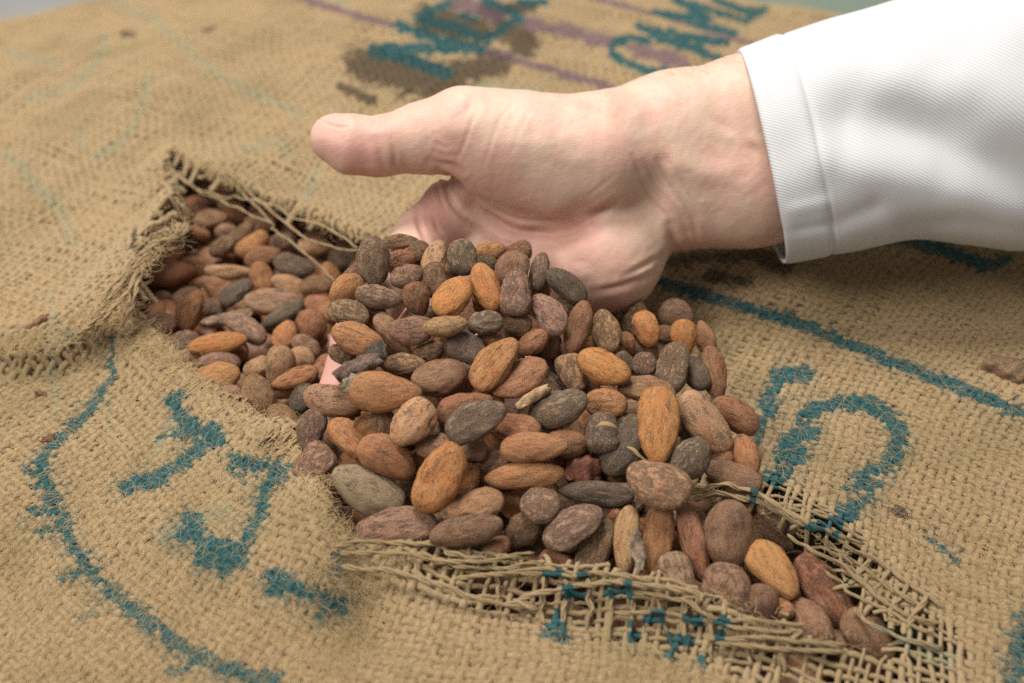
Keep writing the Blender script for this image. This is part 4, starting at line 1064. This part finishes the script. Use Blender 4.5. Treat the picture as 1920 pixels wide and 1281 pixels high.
# ------------------------------------------------------------------ bean shapes (unit diameter), shared by the copies
import bmesh, re
def ico(sub):
    bm = bmesh.new(); bmesh.ops.create_icosphere(bm, subdivisions=sub, radius=1.0); V = np.array([v.co[:] for v in bm.verts]); F = np.array([[v.index for v in f.verts] for f in bm.faces]); bm.free(); return V, F
IV, IF = ico(4)
def bean_mesh(seed, plump=0.0, ridge=.0):
    r = np.random.default_rng(seed); n = IV; x, y, z = n.T
    ex = .72 + .26 * r.random(); rad = np.sqrt(np.clip(1 - x * x, 0, 1)); prof = np.maximum(rad, 1e-6) ** (ex - 1) * (1 + r.uniform(-.26, .26) * x)
    yy, zz_ = y * prof, z * prof
    bend = r.uniform(-.14, .14) * (x * x - .3); bendz = r.uniform(-.10, .16) * (x * x - .3)
    zz_ = np.where(zz_ < 0, zz_ * r.uniform(.72, .95), zz_)
    fl = r.uniform(.3, 1.35); zz_ = np.tanh(zz_ * fl) / np.tanh(fl) if fl > .3 else zz_; yy = np.where(r.random() < .4, np.tanh(yy * .9) / np.tanh(.9), yy)
    an = np.arctan2(zz_, yy); ph = r.uniform(0, 6.28, 6)
    rid = .030 * np.sin(2 * an + ph[0] + 1.2 * x) + .022 * np.sin(3 * an + ph[1] - 1.5 * x) + .006 * np.sin(7 * an + 3 * x + ph[2])
    lump = (vnoise(x * 1.6 + 20 + seed, an * .9 + 10, seed) - .5) * .18 + (vnoise(x * 3.2 + 20, an * 2.6 + 10, seed + 1) - .5) * .12 + (vnoise(x * 4 + 20, an * 6 + 10, seed + 2) - .5) * .035
    wr = 1 - np.abs(2 * vnoise(x * 2.3 + 30 + seed, an * 2.1 + 10 + .8 * x, seed + 5) - 1); wr2 = 1 - np.abs(2 * vnoise(x * 5 + 30, an * 4.5 + 10 + 2 * x, seed + 6) - 1)
    lump = lump - r.uniform(.03, .09) * sstep(.72, 1, wr) - r.uniform(.02, .05) * sstep(.75, 1, wr2)
    k = 1 + (rid + lump) * np.clip(rad * 1.4, 0, 1)
    if ridge: k = k + ridge * np.exp(-((an - .35) / .16) ** 2) * np.clip(rad * 1.5, 0, 1) - ridge * .8 * np.exp(-((an - .02) / .12) ** 2) * np.clip(rad * 1.5, 0, 1)
    tip = .09 * r.random() * np.exp(-((1 - x) / .12) ** 2)
    V = np.column_stack([(x + tip) * .5, (yy * k + bend) * .5, (zz_ * k + bendz) * .5])
    me = bpy.data.meshes.new('cacao_bean'); me.from_pydata(V.tolist(), [], IF.tolist()); me.polygons.foreach_set('use_smooth', np.ones(len(IF), bool)); me.materials.append(BEAN); return me
SHAPES = [bean_mesh(s) for s in range(100, 116)]; RIDGED = bean_mesh(140, ridge=.14)

# the mass of beans under the ones that can be told apart: one object
SV, SF = ico(3); bv, bf, o_ = [], [], 0; lo_, hi_ = TEAR_G.min(0), TEAR_G.max(0)
for z0, sp in ((-.024, .0135), (-.036, .0145)):
    for gx_ in np.arange(lo_[0], hi_[0], sp):
        for gy_ in np.arange(lo_[1], hi_[1], sp):
            p = np.array([gx_, gy_]) + rb.normal(0, .0025, 2)
            if signed(p[None], TEAR_G)[0] > .010: continue
            a_, t_ = rb.uniform(0, 6.28), rb.uniform(-.35, .35); R3 = np.array(Matrix.Rotation(a_, 3, 'Z') @ Matrix.Rotation(t_, 3, 'Y'))
            k = 1 + (vnoise(SV[:, 0] * 2 + 9 * o_, SV[:, 1] * 2 + 5, 3) - .5) * .25
            Vb = (SV * k[:, None] * np.array([.0105, .0062, .0048]) * rb.uniform(.88, 1.12)) @ R3.T + np.array([*p, sack_h(p[:1], p[1:])[0] + z0 + rb.normal(0, .0018)])
            bv.append(Vb); bf.append(SF + o_); o_ += len(Vb)
o = mesh_obj('buried_cacao_beans', np.vstack(bv), np.vstack(bf), BEAN); o.color = (.26, .125, .062, .45); tag(o, 'brown cacao beans packed in the shadow under the heap', 'cacao beans', kind='stuff')
print('bed tris', sum(map(len, bf)))

# ------------------------------------------------------------------ labels: own words, or looks plus the nearest landmark bean
land = [(b.px, b.py, b.own) for b in beans if b.own]
EXTRA = [(640, 255, 'thumb tip'), (612, 690, 'bare fingertip'), (1180, 570, 'heel of the palm'), (330, 290, 'upper tip of the tear'), (280, 520, 'frayed cloth corner'), (560, 410, 'stray jute threads'),
         (560, 850, 'folded cloth flap'), (800, 1040, 'bottom loose threads'), (1600, 1150, 'lower end of the tear')]
used = set()
def size_word(b):
    q = b.L * b.W; return 'small ' if q < 2600 else ('large ' if q > 8200 else '')
def shape_word(b):
    q = b.W / b.L; return 'slender ' if q < .45 else ('roundish ' if q > .82 else '')
def make_label(b):
    if b.own:
        s = b.own.replace(' bean', ' cacao bean', 1)
        return s
    c = size_word(b) + shape_word(b) + CWORD[b.c] + ' cacao bean'
    opts = []
    for lx, ly, o in land + EXTRA:
        d = math.hypot(b.px - lx, b.py - ly); dx, dy = b.px - lx, b.py - ly
        if abs(dy) >= abs(dx) * .8: w = 'just below' if dy > 0 else 'just above'
        else: w = 'on the thumb side of' if dx < 0 else 'on the sleeve side of'
        opts.append((d, w, o))
    opts.sort()
    vis = 'half hidden ' if b.lay <= 0 else ''
    if b.fill: vis = 'mostly buried '
    for d, w, o in opts[:7]:
        for pre in ((vis,) if b.fill else ('', vis)):
            s = f'{pre}{c} {w} the {o}'
            n = len(s.replace('-', ' ').split())
            if n <= 16 and s not in used: return s
    sh = lambda t: re.split(r' (?:in|beside|under|below|on|at|with|by|before|against|near|above|touching|leaning|standing|lying|seen|tucked|pointing|along|before|past|half) ', t)[0]
    for i in range(6):
        for j in range(i + 1, 7):
            s = f'{c} between the {sh(opts[i][2])} and the {sh(opts[j][2])}'
            if s not in used and len(s.replace('-', ' ').split()) <= 16: return s
    return f'{vis}{c} among its neighbours'
order = sorted(KEEP, key=lambda k: (not beans[k].own, beans[k].fill, -beans[k].lay))
print('fillers', sum(b.fill for b in beans), 'kept beans', len(KEEP))
first = {}
for k in order:
    b = beans[k]; me = RIDGED if b.own.startswith('pinkish bean with a pale ridge') else SHAPES[int(rb.integers(len(SHAPES)))]
    if me.name not in first:
        o = bpy.data.objects.new('cacao_bean', me); first[me.name] = o
    else: o = first[me.name].copy()
    C.objects.link(o)
    flip = 1 if rb.random() < .5 else -1
    M = Matrix((axL[k] * flip, axS[k] * flip, axN[k])).transposed().to_4x4(); M.translation = Vector(cen[k]); o.matrix_world = M @ Matrix.Diagonal((*dims[k], 1))
    c = np.array(COL[b.c]); j = np.array([1, 1 + rb.normal(0, .035), 1 + rb.normal(0, .06)]); v = rb.uniform(.84, 1.18); o.color = (*np.clip(c[:3] * j * v, 0, 1), float(np.clip(c[3] + rb.normal(0, .10) - (.12 if b.z == 'L' else 0), 0, 1)))
    s = make_label(b); used.add(s); tag(o, s, 'cacao bean', {'L': 'cacao beans in the open hole', 'R': 'cacao beans spilled beside the tear'}.get(b.z, 'cacao beans heaped on the hand and at the tear'))
print('beans', N_B, 'moved px max', float(np.abs(to_px(cen)[0] - Pp).max()))
def heap_point(px, py, lift):
    return at_depth([(px, py)], depth_of_z([(px, py)], rbf(HEAP, np.array([[px, py]], float), 55) / 1000) - lift)[0]

# ------------------------------------------------------------------ shell scraps and broken pieces, each with its own crumpled shape
def scrap(name, px, py, L, Wd, ang, col, dust, label, cat, seed, lift=.007, curl=.8, where=None, thick=.0009, jag=.25):
    r = np.random.default_rng(seed); nu, nv = 22, 14; u = np.linspace(-1, 1, nu); v = np.linspace(-1, 1, nv); P0 = heap_point(px, py, lift) if where is None else where
    sc = np.linalg.norm(P0 - O_) * .417e-3; V = []
    ph = r.uniform(0, 6, 6)
    for a in u:
        for b in v:
            rim = 1 + jag * (math.sin(5 * a + ph[0]) * .4 + math.sin(9 * b + ph[1]) * .3 + .5 * math.sin(8 * a + 3 * b + ph[2])) * max(abs(a), abs(b)) ** 3
            x = a * L * .5 * math.sqrt(max(0, 1 - .5 * b * b)) * rim; th = b * curl * 1.6; R = Wd * .5 / max(.5, curl)
            y = R * math.sin(th) * math.sqrt(max(.05, 1 - .55 * a * a)) * rim; z = R * (math.cos(th) - 1) * .9 + .09 * Wd * (math.sin(3 * a + ph[3]) + .7 * math.sin(4 * b + 2 * a + ph[4]) + .5 * math.sin(8 * a - 5 * b + ph[5]))
            V.append((x * sc, y * sc, z * sc))
    US = L * sc; V = np.array(V) / US; F = [(i * nv + j, (i + 1) * nv + j, (i + 1) * nv + j + 1, i * nv + j + 1) for i in range(nu - 1) for j in range(nv - 1)]
    o = mesh_obj(name, V, F, BEAN); m = o.modifiers.new('shell', 'SOLIDIFY'); m.thickness = thick / US; m.offset = -1; s2 = o.modifiers.new('soft', 'SUBSURF'); s2.levels = 1; s2.render_levels = 1
    d = rays([(px, py)])[0]; d /= np.linalg.norm(d); rr = np.cross(d, U_); rr /= np.linalg.norm(rr); uu = np.cross(rr, d); a = math.radians(ang)
    n = -d + np.array([0, 0, .4]); l = math.cos(a) * rr + math.sin(a) * uu; n = n - (n @ l) * l; n /= np.linalg.norm(n); M = Matrix((l, np.cross(n, l), n)).transposed().to_4x4(); M.translation = Vector(P0); o.matrix_world = M @ Matrix.Scale(US, 4)
    o.color = (*col, dust); tag(o, label, cat); return o
scrap('crumpled_shell', 664, 690, 92, 50, 25, (.16,.10,.075), .55, 'crumpled purplish brown shell resting against the bare fingertip', 'bean shell', 1, .0075, 1.15)
scrap('crumpled_shell', 700, 665, 56, 46, 40, (.075,.07,.055), .6, 'dark grey crumpled shell wedged behind the purplish one', 'bean shell', 2, .006, 1.0)
scrap('shell_flake', 664, 715, 46, 26, 25, (.22,.20,.14), .95, 'small grey green flake sitting on the largest smooth orange bean', 'shell flake', 3, .0115, .6, jag=.32)
scrap('broken_shell', 697, 796, 60, 50, -30, (.36,.17,.06), .4, 'torn orange shell with ragged rim in a gap of the heap', 'bean shell', 4, .002, 1.1, jag=.3)
scrap('bean_fragment', 1001, 741, 76, 32, 32, (.50,.33,.18), .35, 'pale yellow broken fragment lying before the broad grey bean', 'bean fragment', 5, .009, 1.4, thick=.0018)
scrap('broken_shell', 1088, 877, 64, 56, 30, (.26,.09,.055), .3, 'broken dark red shell with a jagged yellow edge', 'bean shell', 6, .003, .9, jag=.25, thick=.0014)
scrap('hollow_shell', 628, 963, 56, 50, 10, (.13,.085,.055), .5, 'hollow dark shell half under the folded cloth flap', 'bean shell', 7, .002, 1.5)
scrap('shell_flake', 1197, 1034, 72, 28, -82, (.33,.26,.19), .9, 'grey skin flake peeling beside an upright tan bean', 'shell flake', 8, .006, 1.0, jag=.4)
scrap('curled_shell', 430, 594, 90, 42, 12, (.38,.24,.14), .75, 'curled hollow tan shell in the open hole', 'bean shell', 9, 0, 1.6, where=at_depth([(430, 594)], depth_of_z([(430, 594)], -.004))[0], thick=.0012)
gp = ground([(1893, 690)], .004)[0]
scrap('shell_flake', 1893, 690, 84, 54, -18, (.20,.125,.065), .5, 'brown curled shell flake lying alone on the open cloth', 'shell flake', 10, 0, 1.1, where=gp)
gp = ground([(1682, 961)], .0012)[0]
scrap('shell_flake', 1682, 961, 38, 20, -8, (.09,.06,.045), .3, 'tiny dark shell chip on the cloth beside the teal figure', 'shell flake', 12, 0, .5, where=gp)
for (x, y, L, Wd, a, s, lb) in [(68, 606, 52, 13, 38, 13, 'thin red brown husk sliver on the rumpled cloth'), (90, 822, 26, 12, 20, 14, 'small rust coloured husk chip beside the teal arc'), (76, 737, 22, 9, -15, 15, 'tiny dark husk crumb above the teal arc')]:
    scrap('husk_sliver', x, y, L, Wd, a, (.22,.10,.05), .2, lb, 'husk', s, 0, .7, where=ground([(x, y)], .0016)[0], thick=.0006)
# bean with a split, peeled-back yellow skin: body with the peel as its part
def peel(parent_px, pts, w, name):
    best = min((o for o in bpy.data.objects if o.get('category') == 'cacao bean'), key=lambda o: np.hypot(*(to_px(np.array(o.matrix_world.translation)[None])[0][0] - np.array(parent_px))))
    P = np.array([at_depth([(x, y)], np.linalg.norm(np.array(best.matrix_world.translation) - O_) * .985 - l / 1000)[0] for x, y, l in pts]); P = smooth_line(P, 6)
    V, F = tube(P, w * np.sin(np.linspace(.35, 2.7, len(P))), 8, flat=.45)
    m = best.matrix_world.inverted(); Vl = np.array([m @ Vector(v) for v in V]); o = mesh_obj(name, Vl, F, PEEL, best); return best
PEEL = plain_material('dried_pulp', (.50, .36, .16), .7, 900, .0005, ((.36, .22, .09), 300))
b = B_()
o = bpy.data.objects.new('cacao_bean', SHAPES[3]); C.objects.link(o); P0 = heap_point(1129, 812, .004); d = rays([(1129, 812)])[0]; d /= np.linalg.norm(d); rr = np.cross(d, U_); rr /= np.linalg.norm(rr); uu = np.cross(rr, d)
M = Matrix((uu, -rr, -d)).transposed().to_4x4(); M.translation = Vector(P0); o.matrix_world = M @ Matrix.Diagonal((.0128, .0112, .0112, 1)); o.color = (.20, .13, .09, .7)
tag(o, 'round grey brown cacao bean with a curl of yellow peel on top', 'cacao bean', 'cacao beans heaped on the hand and at the tear'); bpy.context.view_layer.update()
peel((1129, 812), [(1118, 800, 5.2), (1128, 795, 6.4), (1142, 796, 6.4), (1154, 802, 5), (1160, 812, 3.4)], .00105, 'peel_curl')
peel((1166, 842), [(1176, 838, 6.2), (1188, 843, 7), (1198, 854, 7), (1212, 864, 6)], .0007, 'pulp_thread')
